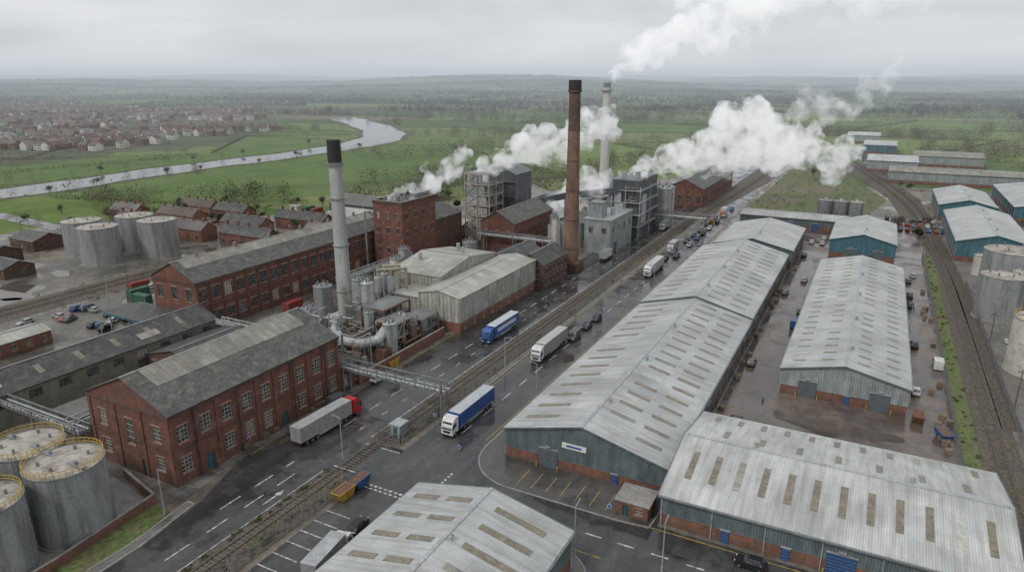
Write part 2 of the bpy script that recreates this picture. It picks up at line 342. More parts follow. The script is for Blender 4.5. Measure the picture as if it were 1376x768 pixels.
def node(i,j):
    q=JIT[i-I0,j-J0];X=(i+q[0]+(.5 if j%2 else 0))*CW;Y=(j+q[1])*CH
    return X*crr-Y*srr,X*srr+Y*crr
NXn=(I1-I0);NYn=(J1-J0)
ND=np.array([[node(i,j) for j in range(J0,J1+1)] for i in range(I0,I1+1)])
gx=np.zeros((NXn*SUB+1,NYn*SUB+1,2))
for a in range(NXn*SUB+1):
    i=min(a//SUB,NXn-1);u=a/SUB-i
    row=ND[i]*(1-u)+ND[i+1]*u
    jj=np.arange(NYn*SUB+1)/SUB;j=np.minimum(jj.astype(int),NYn-1);v=(jj-j)[:,None]
    gx[a]=row[j]*(1-v)+row[j+1]*v
VX=gx.reshape(-1,2);VZ=hgt(VX[:,0],VX[:,1]);V=np.c_[VX,VZ]
na,nb=NXn*SUB+1,NYn*SUB+1
ia,ib=np.meshgrid(np.arange(na-1),np.arange(nb-1),indexing='ij');ia=ia.ravel();ib=ib.ravel()
Fq=np.c_[ia*nb+ib,(ia+1)*nb+ib,(ia+1)*nb+ib+1,ia*nb+ib+1]
me=bpy.data.meshes.new('ground');me.vertices.add(len(V));me.vertices.foreach_set('co',V.astype(np.float32).ravel())
me.loops.add(Fq.size);me.loops.foreach_set('vertex_index',Fq.astype(np.int32).ravel());me.polygons.add(len(Fq))
me.polygons.foreach_set('loop_start',np.arange(len(Fq),dtype=np.int32)*4)
try: me.polygons.foreach_set('loop_total',np.full(len(Fq),4,dtype=np.int32))
except Exception: pass
me.update(calc_edges=True)
pal=[(.10,.155,.048),(.125,.185,.055),(.08,.122,.042),(.155,.205,.07),(.10,.136,.054),(.155,.17,.075),(.18,.15,.10),(.088,.14,.044),(.065,.095,.04),(.118,.175,.052),(.135,.12,.075),(.165,.19,.08)]
ck=NR.randint(0,len(pal),size=(NXn,NYn))
cols=np.array(pal)[ck[ia//SUB,ib//SUB]]
cen=V[Fq].mean(axis=1)
rd=np.min(np.hypot(cen[:,0][:,None]-RA[None,:,0],cen[:,1][:,None]-RA[None,:,1]),axis=1)
near=(rd<175)&(cen[:,1]<780)
cols[near]=np.array([(.118,.174,.05),(.103,.158,.047),(.135,.178,.06)])[(ck[ia//SUB,ib//SUB]%3)][near]
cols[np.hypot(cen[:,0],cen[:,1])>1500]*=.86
intown=(cen[:,0]<-560)&(cen[:,0]>-1750)&(cen[:,1]<960)&(rd>130);cols[intown]=(.095,.108,.06)
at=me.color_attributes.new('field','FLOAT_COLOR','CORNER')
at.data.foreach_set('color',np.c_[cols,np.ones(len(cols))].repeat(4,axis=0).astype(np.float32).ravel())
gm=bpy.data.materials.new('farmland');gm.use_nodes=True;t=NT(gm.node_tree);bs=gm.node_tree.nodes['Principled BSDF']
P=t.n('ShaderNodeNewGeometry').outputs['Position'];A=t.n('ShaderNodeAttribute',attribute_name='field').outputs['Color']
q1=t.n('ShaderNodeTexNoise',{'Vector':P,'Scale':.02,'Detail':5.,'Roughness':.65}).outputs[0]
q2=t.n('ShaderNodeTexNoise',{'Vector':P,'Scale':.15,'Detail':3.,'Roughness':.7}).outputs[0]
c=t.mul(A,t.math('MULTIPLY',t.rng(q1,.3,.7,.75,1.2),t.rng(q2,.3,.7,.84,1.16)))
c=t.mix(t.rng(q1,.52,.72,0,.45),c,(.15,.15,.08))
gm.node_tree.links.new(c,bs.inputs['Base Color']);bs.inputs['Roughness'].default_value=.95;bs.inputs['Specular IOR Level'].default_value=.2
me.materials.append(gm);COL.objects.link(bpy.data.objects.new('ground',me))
# ------------------------------------------------------------------ ribbons
def ribbon(g,path,wd,z,m,off=0.):
    P=[np.array(p[:2],float) for p in path];L=[]
    for i,p in enumerate(P):
        w_=wd(i) if callable(wd) else wd
        a=P[max(i-1,0)];b=P[min(i+1,len(P)-1)];d=(b-a)/np.linalg.norm(b-a);n=np.array([d[1],-d[0]]);L.append((p+n*(off-w_/2),p+n*(off+w_/2)))
    for (a,b),(c,d) in zip(L,L[1:]): g.poly([(a[0],a[1],z),(b[0],b[1],z),(d[0],d[1],z),(c[0],c[1],z)],m)
rw=lambda i:36+4*math.sin(i*.9)+2*math.sin(i*2.3)+(11 if i>38 else 0)
g=Geo();ribbon(g,RIVP,lambda i:rw(i)+14+4*math.sin(i*1.7),.05,BANK);g.obj('river_bank')
g=Geo();ribbon(g,RIVP,rw,.09,WATER);ribbon(g,RIV2,46,2.,WATER);g.obj('river')
def flat(name,pts,z,m,skirt=None):
    g=Geo();g.prism(pts,-.05 if skirt else z-.02,z,m,skirt);return g.obj(name)
flat('site_yard',[(-300,-30),(75,-30),(75,345),(95,400),(95,480),(30,488),(-46,470),(-60,720),(-100,720),(-112,480),(-190,330),(-262,240),(-330,190),(-330,60)],.10,YARD)
flat('asphalt_road',[(-85,-30),(-77,-30),(-77,460),(-76,700),(-84,700),(-91,460),(-93,300),(-93,74),(-88.5,62),(-86.5,50)],.13,ASPH)
flat('asphalt_road',[(-77,79),(-69,79),(-69,90),(-77,90)],.134,ASPH)
flat('asphalt_road',[(-69,-30),(-14,-30),(27,-30),(27,89.5),(-22,89.5),(-22,97),(-57,97),(-57,330),(-60,460),(-66,700),(-74,700),(-70,460),(-69,330)],.13,ASPH)
flat('service_yard',[(-23,120.5),(23,123),(23,345),(-56,345),(-56,250),(-23,250)],.125,YARDW)
flat('factory_forecourt',[(-96,58),(-91,60),(-93,74),(-93,143),(-96,143)],.136,PAVE)
flat('asphalt_road',[(-430,180),(-325,172),(-325,180),(-430,188)],.14,ASPH)
flat('asphalt_road',[(4,480),(14,480),(2,610),(-24,760),(-34,760),(-8,610)],.14,ASPH)
for k in range(26):
    x=R.choice([R.uniform(-90,-80),R.uniform(-67,-59),R.uniform(-55,15)]);y=R.uniform(50,87) if x>-56 else R.uniform(30,300)
    if x>-56: y=R.uniform(79,86)
    a,b=R.uniform(.5,1.5),R.uniform(1,7)
    if x>-56:a,b=b,a
    flat('asphalt_patch',[(x-a,y-b),(x+a,y-b),(x+a,y+b),(x-a,y+b)],.1365,ASPHP)
def blob(cx,cy,rx,ry,n=22):
    ph=[R.uniform(0,6) for _ in range(3)];return [(cx+rx*math.cos(q)*(1+.25*math.sin(2*q+ph[0])+.15*math.sin(5*q+ph[1])),cy+ry*math.sin(q)*(1+.25*math.sin(3*q+ph[2]))) for q in [6.2832*i/n for i in range(n)]]
for cx,cy,rx,ry in((-262,108,14,9),(-236,112,11,7),(-228,100,7,8),(-196,128,4,7),(-177,120,3,5),(-205,60,4,8),(-286,170,8,4),(-244,132,5,3),(-16,138,2.5,5),(-17,170,2,6),(16,172,1.6,7),(-15.5,215,1.6,7),(-91,84,.9,3),(-95,70,.6,2),(15,205,1.2,6),(-8,133,5,1.8),(8,136,4,1.6),(46,150,5,8),(55,210,6,5),(-17,262,1.8,8),(13.5,230,1.2,7),(-14,150,1.,9),(-18,235,1.2,8)):
    flat('puddle',blob(cx,cy,rx,ry),.142 if cx>-100 else .115,PUD)
def arc(cx,cy,r,a0,a1,n=8): return [(cx+r*math.cos(math.radians(a0+(a1-a0)*i/n)),cy+r*math.sin(math.radians(a0+(a1-a0)*i/n))) for i in range(n+1)]
def apron(name,pts,mat=PAVE,z=.24):
    flat(name,pts,z,mat,KERB);g=Geo();n=len(pts)
    for i in range(n):
        a=pts[i];b=pts[(i+1)%n];g.beam((a[0],a[1],.2),(b[0],b[1],.2),.28,.13,KERB)
    g.obj('kerb')
apron('pavement',[(-56.5,250)]+arc(-46.5,98,10,180,262)+[(-28,88),(-23,88.5),(-22.3,96),(-22.3,250)],mk('apron_asphalt',(.11,.105,.10),(.08,.078,.077),scale=.2,rough=.45,wet=(.15,.48,.13)))
apron('pavement',[(-58,20)]+[(-58,66)]+arc(-50,70,8,180,90)+arc(-33,72,6,90,0)+[(-27,20)])
apron('pavement',[(-87.2,-30),(-85.2,-30),(-86.8,50),(-88.7,61),(-90.2,61),(-88.6,50)])
apron('pavement',[(-94.2,145),(-93,145),(-93,330),(-94.2,330)])
apron('pavement',[(-70.3,104),(-69,104),(-69,330),(-70.3,330)])
flat('grass_verge',[(-92.2,10),(-87.4,10),(-88.8,50),(-90.4,58),(-94,58)],.20,GRASS)
flat('grass_verge',[(20.6,124),(23.4,124),(23.4,300),(20.6,300)],.16,GRASS)
flat('gravel_yard',[(30,60),(75,60),(75,345),(28.5,345),(29.5,200)],.13,mk('gravel',(.18,.17,.15),(.12,.112,.10),scale=.1,rough=.8,fine=.3,wet=(.06,.55,.2)))
g=Geo()
def dash(x,y0,y1,L,gap,w=.16,z=.144,m=LINE):
    y=y0
    while y<y1: g.box(x-w/2,x+w/2,y,min(y+L,y1),z-.004,z,m);y+=L+gap
dash(-84.,62,78,4,3,w=.24);dash(-81.,-20,78,4,3,w=.22);dash(-84.8,92,420,4,3.5,w=.24);dash(-81.2,92,330,2,5,w=.18);dash(-63,100,420,4,4,w=.24)
dash(-77.4,-20,78,99,1,m=LINE);dash(-77.4,91,420,400,1,w=.2);dash(-92.6,76,420,400,1,m=LINEY,w=.18)
dash(-57.6,100,330,400,1,m=LINEY,w=.18);dash(-68.4,104,330,400,1,m=LINEY,w=.18);dash(-58.6,20,66,60,1,m=LINEY,w=.18)
x=-56
while x<24: g.box(x,x+2.5,82.85,83.1,.14,.144,LINE);x+=5.
g.box(-26,22,88.6,88.8,.14,.144,LINEY);g.box(-40,-27,78.6,78.8,.14,.144,LINEY)
for i in range(12): g.box(-68.6+i*1.0,-68.0+i*1.0,78.1,78.5,.14,.144,LINE);g.box(-69+i*1.0,-68.4+i,77.3,77.6,.14,.144,LINE)
for i in range(8): g.box(-57.4,-57,80+i*1.,80.6+i*1.,.14,.144,LINE)
for i in range(9): g.box(-69,-64.4,47+i*2.8,47.18+i*2.8,.14,.144,LINE)
for i in range(7): g.box(-46+i*2.6,-45.85+i*2.6,89.6,94.4,.245,.25,LINEY)
for i in range(8): g.box(-96,-92.6,64+i*5.,64.16+i*5.,.14,.144,LINEY)
for yy in(80,88.6): g.box(-76.8,-69.2,yy,yy+.25,.14,.144,LINE)
for (ax,ay) in((-62,60),(-79,68)):
    g.poly([(ax-.15,ay-2,.142),(ax+.15,ay-2,.142),(ax+.15,ay+1,.142),(ax-.15,ay+1,.142)],LINE);g.poly([(ax-.6,ay+1,.142),(ax+.6,ay+1,.142),(ax,ay+2.6,.142)],LINE)
g.obj('road_markings')
# ------------------------------------------------------------------ railways
def track(path,bw=3.6):
    E=Ent('railway_track',(path[0][0],path[0][1],0))
    ribbon(E.g('ballast'),path,bw,.17,BAL)
    S=E.g('sleepers');Rl=E.g('rails');seg=0.
    for a,b in zip(path,path[1:]):
        a=Vector((a[0],a[1],0));b=Vector((b[0],b[1],0));L=(b-a).length;d=(b-a)/L;n=Vector((d.y,-d.x,0))
        for sgn in(-.75,.75): Rl.beam(a+n*sgn+Vector((0,0,.32)),b+n*sgn+Vector((0,0,.32)),.09,.15,RAIL)
        while seg<L:
            c=a+d*seg;S.beam(c-n*1.3+Vector((0,0,.2)),c+n*1.3+Vector((0,0,.2)),.26,.1,SLP);seg+=.8
        seg-=L
    E.done()
track([(-74.7,-20),(-74.7,78.5)]);track([(-74.7,90.5),(-74.6,240),(-74,320)]+cr([(-74,320),(-69,420),(-64,610),(-52,720),(-20,850),(60,1000)],6)[1:])
track([(-74.7,79),(-74.7,90)],bw=.01)
track([(26.6,40),(26.6,200)]+cr([(26.6,200),(25,290),(15,431),(-19,605),(-60,740),(-150,900)],8)[1:])
track(cr([(30,150),(29.8,220),(28,300),(19,435),(-12,600),(-40,720)],8))
track([(-214,-20),(-214,330)],bw=4.5);track([(-218.5,-20),(-218.5,330)],bw=4.5)
flat('railway_ground',[(-77,-20),(-70.2,-20),(-70.2,78.8),(-77,78.8)],.15,BAL)
flat('railway_ground',[(-77,90.2),(-70.4,90.2),(-70.4,330),(-60,460),(-55,700),(-75,700),(-76.6,460)],.15,BAL)
flat('railway_ground',[(23.5,40),(29.8,40),(30,300),(24,440),(-6,610),(-30,610),(8,440),(22,300)],.15,BAL)
flat('railway_ground',[(-223,-20),(-208,-20),(-208,330),(-223,330)],.15,BAL)
def fence(name,path,h=2.,sp=2.5,m=STEEL,pales=.3,base=.15):
    g=Geo()
    for a,b in zip(path,path[1:]):
        a=Vector((a[0],a[1],base));b=Vector((b[0],b[1],base));L=(b-a).length;d=(b-a)/L;n=max(1,int(L/sp))
        for i in range(n+1): p=a+d*(L*i/n);g.beam(p,p+Vector((0,0,h)),.1,.1,m)
        for z in(.35,h-.25): g.beam(a+Vector((0,0,z)),b+Vector((0,0,z)),.05,.08,m)
        if pales:
            k=int(L/pales)
            for i in range(k): p=a+d*(L*(i+.5)/k);q=Vector((-d.y,d.x,0))*.05;g.beam(p+q+Vector((0,0,.1)),p+q+Vector((0,0,h+.1)),.06,.03,m)
    return g.obj(name)
fence('palisade_fence',[(-70.2,20),(-70.2,78.5)]);fence('palisade_fence',[(-76.4,92),(-70.8,104),(-70.8,200)],pales=.35)
fence('palisade_fence',[(-76.4,91.5),(-71,91.5),(-70.9,103)],pales=.35)
fence('palisade_fence',[(20.2,122),(20.2,300)],pales=.4);fence('palisade_fence',[(-206,60),(-206,300)],pales=0)
fence('palisade_fence',[(30.6,60),(31,260)],pales=.4)
def bwall(path,h=2.2,m=BR3,th=.3):
    g=Geo()
    for a,b in zip(path,path[1:]):
        g.beam((a[0],a[1],h/2),(b[0],b[1],h/2),th,h,m);g.beam((a[0],a[1],h+.06),(b[0],b[1],h+.06),th+.12,.12,CONC)
    g.obj('brick_boundary_wall')
bwall([(-92.3,20),(-92.6,42),(-94.6,58.4),(-106,61)],1.7);bwall([(-94.2,108),(-94.2,142)],2.6)
flat('tank_bund_floor',[(-116,20),(-92.5,20),(-92.8,42),(-94.8,58),(-106,60),(-116,60)],.12,CONC)
# ------------------------------------------------------------------ warehouses
def warehouse(x0,x1,y0,y1,ze,zr,axis='Y',roof=None,clad=CLT,plinth=2.2,sk=(),gm=None,brick=BR3,name='industrial_warehouse',doors=(),skm=SKL):
    E=Ent(name,((x0+x1)/2,(y0+y1)/2,0))
    walls4(E,x0+.08,x1-.08,y0+.08,y1-.08,0,plinth,mat=brick)
    walls4(E,x0,x1,y0,y1,plinth,ze,mat=clad,part='cladding')
    E.g('cladding').box(x0-.03,x1+.03,y0-.03,y1+.03,plinth-.08,plinth,STEEL)
    f=gable(E,x0,x1,y0,y1,ze,zr,axis,.3,roof or (MRY if axis=='Y' else MRX),gm or clad,ridge=STEELL)
    T=E.g('gutters_and_trim')
    if axis=='Y':
        for x in(x0-.42,x1+.42): T.box(x-.12,x+.12,y0-.3,y1+.3,ze-.26,ze-.02,STEEL)
        for y in(y0-.36,y1+.36):
            for s in(0,1): T.beam(f(s,-.03,y,.12),f(s,1,y,.12),.08,.32,clad if clad!=CLG else CLT)
        n=int((y1-y0)/7)
        for i in range(n+1):
            y=y0+.3+(y1-y0-.6)*i/n
            for x in(x0-.1,x1+.1): T.box(x-.07,x+.07,y-.07,y+.07,0,ze-.2,STEELL)
    else:
        for y in(y0-.42,y1+.42): T.box(x0-.3,x1+.3,y-.12,y+.12,ze-.26,ze-.02,STEEL)
        for x in(x0-.36,x1+.36):
            for s in(0,1): T.beam(f(s,-.03,x,.12),f(s,1,x,.12),.08,.32,clad if clad!=CLG else CLT)
        n=int((x1-x0)/7)
        for i in range(n+1):
            x=x0+.3+(x1-x0-.6)*i/n
            for y in(y0-.1,y1+.1): T.box(x-.07,x+.07,y-.07,y+.07,0,ze-.2,STEELL)
    for s,pos,w_,t0,t1 in sk: strips(E,f,s,pos,w_,t0,t1,skm)
    Dg=E.g('doors')
    for side,c_,w_,h_,m_ in doors:
        if side=='S':
            Dg.box(c_-w_/2,c_+w_/2,y0-.12,y0+.02,.02,h_,m_);Dg.box(c_-w_/2-.15,c_+w_/2+.15,y0-.16,y0,h_,h_+.2,STEELL)
            for i in range(int(h_/.5)): Dg.box(c_-w_/2+.05,c_+w_/2-.05,y0-.14,y0-.119,.3+i*.5,.36+i*.5,STEEL)
            if w_>2:
                for xx in(c_-w_/2-.3,c_+w_/2+.3): Dg.cyl((xx,y0-.7,.1),(xx,y0-.7,1.1),.1,.1,YEL,8)
                Dg.box(c_-.5,c_+.5,y0-.5,y0-.1,h_+.5,h_+.65,STEELL)
        else:
            xx=x1 if side=='E' else x0;sg=1 if side=='E' else -1
            a,b=sorted((xx-.02*sg,xx+.12*sg));Dg.box(a,b,c_-w_/2,c_+w_/2,.02,h_,m_)
            a,b=sorted((xx,xx+.16*sg));Dg.box(a,b,c_-w_/2-.15,c_+w_/2+.15,h_,h_+.2,STEELL)
    n=int(max(x1-x0,y1-y0)/22)
    for i in range(n):
        a=(y0 if axis=='Y' else x0)+11+i*22;p=f(1,.93,a,.1);E.g('roof_vents').cyl(p,(p[0],p[1],p[2]+.7),.28,.28,STEELL,10);E.g('roof_vents').cyl((p[0],p[1],p[2]+.7),(p[0],p[1],p[2]+.9),.42,.2,STEEL,10)
    return E,f
E,f=warehouse(-52,-23,97,176,5.5,9.2,sk=[(0,frange(99,175,15),1.1,.14,.58),(1,frange(99,175,17),1.0,.14,.44),(1,frange(99,175,17),1.0,.56,.86)],
   doors=[('S',-43.5,3.4,3.6,DOORG),('S',-31.5,1.1,2.1,DOORB)]+[('E',y,3.2,3.2,DOORG) for y in(108,128,150,168)])
G=E.g('sign');G.box(-41,-36.6,96.86,96.98,4.7,5.7,WHT);G.box(-40.2,-37.4,96.84,96.87,5.0,5.4,mk('sign_text_blue',(.05,.12,.3)))
E.done()
E,f=warehouse(-52,-23,176.3,251,5.9,9.7,sk=[(0,frange(178,250,13),1.1,.14,.5),(1,frange(178,250,15),1.0,.15,.44),(1,frange(178,250,15),1.0,.58,.84)],skm=ASB,doors=[('E',y,3.2,3.2,DOORG) for y in(185,205,225,243)]);E.done()
E,f=warehouse(-22,23,90.3,120,5.2,7.9,'X',sk=[(0,frange(-21,22,12),1.0,.3,.74),(1,frange(-21,22,11),.9,.10,.3),(1,frange(-19,21,7),.9,.62,.85)],
   doors=[('S',-12.3,1.1,2.1,DOORB),('S',-4,1.1,2.1,DOORB),('S',3,3.6,3.4,DOORB),('S',15,3.6,3.4,DOORG)]);E.done()
E,f=warehouse(-55,-30,30,75,5.8,8.6,sk=[(0,frange(31,74,9),1.1,.12,.46),(0,frange(31,74,9),1.1,.58,.9),(1,frange(31,74,10),1.1,.2,.8)],doors=[('E',60,3.4,3.4,DOORG)]);E.done()
E,f=warehouse(-12,12,147,250,5.7,8.4,sk=[(0,frange(149,249,22),.9,.15,.36),(0,frange(149,249,22),.9,.62,.82),(1,frange(149,249,22),.9,.15,.36),(1,frange(149,249,22),.9,.62,.82)],
   doors=[('S',-6.6,3.6,3.8,DOORG),('S',7,3.8,3.8,DOORG),('S',1,1.1,2.1,DOORB)]+[('E',y,3.2,3.2,DOORG) for y in(165,185,205,225)],gm=CLG,clad=CLG);E.done()
E,f=warehouse(-49,-22,254,297,6.6,9.6,sk=[(0,frange(256,296,7),1,.2,.8),(1,frange(256,296,7),1,.2,.8)],skm=SKLL,doors=[('S',-30,3.6,3.8,DOORG)]);E.done()
E,f=warehouse(-11.5,10.5,280,323,6.6,9.4,sk=[(0,frange(282,321,7),1,.2,.8),(1,frange(282,321,7),1,.2,.8)],skm=SKLL,clad=CLB,doors=[('S',-4,3.6,3.8,DOORG),('S',5,3.6,3.8,DOORG)]);E.done()
E,f=warehouse(-52,-7,325,341,5.2,6.4,'X',sk=[],doors=[('S',x,3,3.4,DOORB) for x in(-40,-30,-20)]);E.done()
E,f=warehouse(30,54,294,364,7.5,10.6,sk=[(0,frange(296,362,12),1,.2,.8),(1,frange(296,362,12),1,.2,.8)],skm=SKLL,clad=CLB,gm=CLB);E.done()
E,f=warehouse(29,52,378,432,7.5,10.4,sk=[(0,frange(380,430,9),1,.2,.8),(1,frange(380,430,9),1,.2,.8)],skm=SKLL,clad=CLB);E.done()
for a in((8,92,505,530,7.5,9.5,'X',ASBX,CLG),(-6,26,560,600,8,10.5,'X',MRX,CLG),(-12,14,690,740,8,10,'X',MRX,CLB),(24,70,610,650,8,10,'X',ASBX,CLG),(60,92,390,470,7,9.5,'Y',None,CLB),(62,96,290,350,7,9.5,'Y',None,CLG),(-30,0,800,840,8,10,'X',MRX,CLG)):
    E,f=warehouse(*a[:6],a[6],roof=a[7],clad=a[8]);E.done()
E=Ent('brick_hut',(-26,92.5,0));walls4(E,-28.6,-23.6,89.6,94.2,0,2.7,mat=BR3,S=[(1,2,.1,2.1,DOOR),(3,4.2,1,2)],Wo=[(1,2,1,2)],nx=2,nz=2)
E.g('roof').box(-28.9,-23.3,89.3,94.5,2.7,2.9,CONC);E.done()
# ------------------------------------------------------------------ brick factories
E=Ent('brick_factory',(-106,83,0));L=40
ea=wins(L,9,2.1,2.0,4.8,skip=(1,5))+wins(L,9,2.1,7.5,10.5)+[(6,7.6,.1,3.0,DOOR),(23.4,25,.1,3.0,DOOR)]
so_=wins(21,3,2.,2.2,4.8,skip=(1,))+wins(21,3,2.,7.5,10.4,skip=(1,))+[(12.4,14,.1,3.,DOOR),(9.5,11.5,5.4,10.2,'w')]
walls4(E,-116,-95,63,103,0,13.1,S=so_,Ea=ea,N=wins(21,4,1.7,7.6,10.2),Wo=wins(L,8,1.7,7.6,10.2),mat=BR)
f=gable(E,-116,-95,63,103,13.1,17.6,'Y',.35,SLATE,BR,ridge=CONC)
for s in(1,0):
    strips(E,f,s,[83],34,.56,.98,ASB,.24,'roof_lantern')
    strips(E,f,s,frange(66.3,99.7,17),.08,.56,.98,STEEL,.30,'roof_lantern')
P=E.g('pilasters')
for i in range(10):
    y=63+.35+(40-.7)*i/9;P.box(-95,-94.8,y-.35,y+.35,0,12.4,BR)
for i in range(4):
    x=-116+.35+20.3*i/3;P.box(x-.35,x+.35,62.8,63,0,12.4,BR)
C=E.g('cornice');C.box(-94.99,-94.72,62.7,103.3,12.4,12.95,BR2);C.box(-116.2,-94.7,62.72,62.99,12.4,12.95,BR2);C.box(-94.99,-94.86,63,103,6.2,6.5,BR2);C.box(-116,-95,62.88,62.99,6.2,6.5,BR2)
for y in(67.4,76.3,89.6,98.5): E.g('downpipes').cyl((-94.6,y,.1),(-94.6,y,12.8),.08,.08,BLK,6)
E.g('gutter').box(-94.75,-94.5,62.6,103.4,12.96,13.08,BLK)
E.done()
E=Ent('brick_outbuilding',(-104,106,0));walls4(E,-113,-95,103.1,110,0,5.5,mat=BR2,Ea=wins(6.9,2,1.3,1.5,3.6),nx=2,nz=3);E.g('roof').box(-113.3,-94.7,103.1,110.3,5.5,5.75,SLATE2);E.done()
E=Ent('brick_mill',(-160,154,0));L=82
def rows(L,n,w): return wins(L,n,w,2.2,5.0)+wins(L,n,w,8.4,11.8)
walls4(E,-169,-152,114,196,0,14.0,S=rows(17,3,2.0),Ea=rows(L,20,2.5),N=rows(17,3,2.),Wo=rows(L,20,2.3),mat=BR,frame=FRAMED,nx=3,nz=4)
f=gable(E,-169,-152,114,196,14.0,18.2,'Y',.35,SLATE,BR,ridge=CONC)
for s in(0,1): strips(E,f,s,[155],78,.6,.99,ASB,.24,'roof_lantern')
P=E.g('pilasters')
for i in range(21):
    y=114.35+81.3*i/20;P.box(-152,-151.78,y-.3,y+.3,0,13.2,BR)
C=E.g('cornice');C.box(-151.99,-151.7,113.7,196.3,13.2,13.8,BR2);C.box(-169.2,-151.7,113.72,113.99,13.2,13.8,BR2);C.box(-151.99,-151.85,114,196,6.6,6.9,BR2)
for i in range(6): E.g('roof_vents').cyl((-160.5,122+i*13,18.2),(-160.5,122+i*13,19.6),.5,.4,STEEL,10)
E.done()
E=Ent('loading_canopy',(-166,109,0))
for x in(-174,-166,-158):
    for y in(104,112): E.g('posts').box(x-.15,x+.15,y-.15,y+.15,0,5.5,STEELL)
E.g('roof').box(-175,-157,103,113.5,5.5,5.8,SLATE2);E.g('walls').box(-174,-158,111.5,112,0,5.3,CLW);E.g('fascia').box(-175.1,-156.9,102.8,103,5.2,5.8,CLB);E.done()
E=Ent('brick_tower',(-144,195,0));walls4(E,-150,-138,185,205,0,24,mat=BR,S=wins(12,3,1.3,14,16)+wins(12,3,1.3,19,21)+wins(12,3,1.3,7,9),Ea=wins(20,4,1.3,19,21)+wins(20,4,1.3,13,15),frame=FRAMED,nx=2,nz=3)
g_=E.g('parapet')
for a in((-150.2,-137.8,184.8,185.2),(-150.2,-137.8,204.8,205.2),(-150.2,-149.8,185.2,204.8),(-138.2,-137.8,185.2,204.8)): g_.box(*a,24,25,BR2);g_.box(a[0]-.08,a[1]+.08,a[2]-.08,a[3]+.08,25,25.15,CONC)
E.g('roof').box(-149.8,-138.2,185.2,204.8,24,24.2,SLATE2)
for x,y in((-147,188),(-143,190),(-146,198)): E.g('vents').cyl((x,y,24.2),(x,y,26.2),.7,.7,STEEL,12)
E.g('tank').box(-142,-139.5,196,202,24.2,26.4,STEEL);E.done()
E=Ent('brick_boiler_house',(-150,208,0));walls4(E,-158,-140,206,226,0,15,mat=BR2,S=wins(18,3,1.5,9,12));gable(E,-158,-140,206,226,15,18,'Y',.3,SLATE2,BR2);E.done()
RP=mk('roof_pale_y',(.46,.465,.42),(.34,.35,.32),scale=.2,rough=.6,pattern='roofY',fine=.1);RPX=mk('roof_pale_x',(.46,.465,.42),(.34,.35,.32),scale=.2,rough=.6,pattern='roofX',fine=.1)
E=Ent('cream_clad_factory',(-104,167,0))
wall(E,(-104,145),(-91,145),0,3.2,[(1.5,4.5,.1,3,DOORG)],mat=BR3);wall(E,(-91,145),(-91,190),0,3.2,wins(45,9,1.6,1.2,2.6),mat=BR3,nx=2,nz=2)
wall(E,(-104,145),(-91,145),3.2,9.9,mat=CLW,part='cladding');wall(E,(-91,145),(-91,190),3.2,9.9,mat=CLW,part='cladding');wall(E,(-91,190),(-104,190),0,9.9,mat=CLW,part='cladding')
wall(E,(-104,190),(-104,145),0,9.9,mat=CLW,part='cladding')
gable(E,-104,-91,145,190,9.9,11.2,'Y',.3,RP,CLW,ridge=STEELL)
for i in range(10): E.g('cladding_posts').box(-91,-90.85,145.2+i*4.95,145.5+i*4.95,3.2,9.7,STEELL)
E.done()
E=Ent('cream_clad_factory',(-112,170,0));walls4(E,-121,-104.2,156,188,0,11.2,mat=CLW);gable(E,-121,-104.2,156,188,11.2,13.6,'X',.3,RPX,CLW)
for x,y in((-117,165),(-109,176),(-113,180)):E.g('vents').cyl((x,y,12),(x,y,15),.6,.6,STEELL,12)
E.done()
E=Ent('cream_clad_factory',(-110,150,0));walls4(E,-113,-104.3,146,155.7,0,8,mat=CLW);E.g('roof').box(-113.3,-104.3,145.7,155.7,8,8.3,RP);E.done()
E=Ent('brick_factory',(-121,237,0));walls4(E,-128,-114,220,254,0,13.6,mat=BR,S=wins(14,3,1.5,2,5)+wins(14,3,1.5,7.5,10.5),Ea=wins(34,7,1.5,2,5)+wins(34,7,1.5,7.5,10.5),frame=FRAMED)
gable(E,-128,-114,220,254,13.6,17.6,'Y',.35,SLATE,BR,ridge=CONC);E.done()
E=Ent('brick_workshop',(-93,198,0));walls4(E,-98,-88.5,191,210,0,8.2,mat=BR2,S=wins(9.5,2,1.4,1.5,3.5)+wins(9.5,2,1.4,5,7),Ea=wins(19,6,1.4,1.5,3.5)+wins(19,6,1.4,5,7),frame=FRAMED)
gable(E,-98,-88.5,191,210,8.2,11.2,'Y',.35,SLATE2,BR2);E.done()
E=Ent('brick_workshop',(-96,208,0));walls4(E,-112,-99,192,214,0,7,mat=BR2,S=wins(13,3,1.4,1.5,3.5));gable(E,-112,-99,192,214,7,9.6,'Y',.35,SLATE2,BR2);E.done()
E=Ent('brick_mill',(-87,395,0));walls4(E,-96,-77,360,440,0,9.5,mat=BR,S=wins(19,4,2,2,6),Ea=wins(80,14,2,2,6),frame=FRAMED,nx=2,nz=3)
gable(E,-96,-77,360,440,9.5,14,'Y',.35,SLATE,BR,ridge=CONC);E.done()
E=Ent('long_shed',(-149,75,0));walls4(E,-155.5,-143,30,112,0,6.4,mat=mk('dirty_blockwork',(.20,.19,.16),(.13,.13,.11),scale=.3,rough=.85),Ea=wins(82,14,2.6,3.6,5.4)+[(60,63.5,.1,3.2,DOORG)],N=wins(12.5,2,2,2,4),frame=FRAMED,sill=None)
f=gable(E,-155.5,-143,30,112,6.4,9.2,'Y',.4,SLATE2,BR2);strips(E,f,1,frange(34,108,9),1.2,.3,.7,SKL);strips(E,f,1,[95],5,.2,.5,ASB,.22,'roof_patch');E.done()
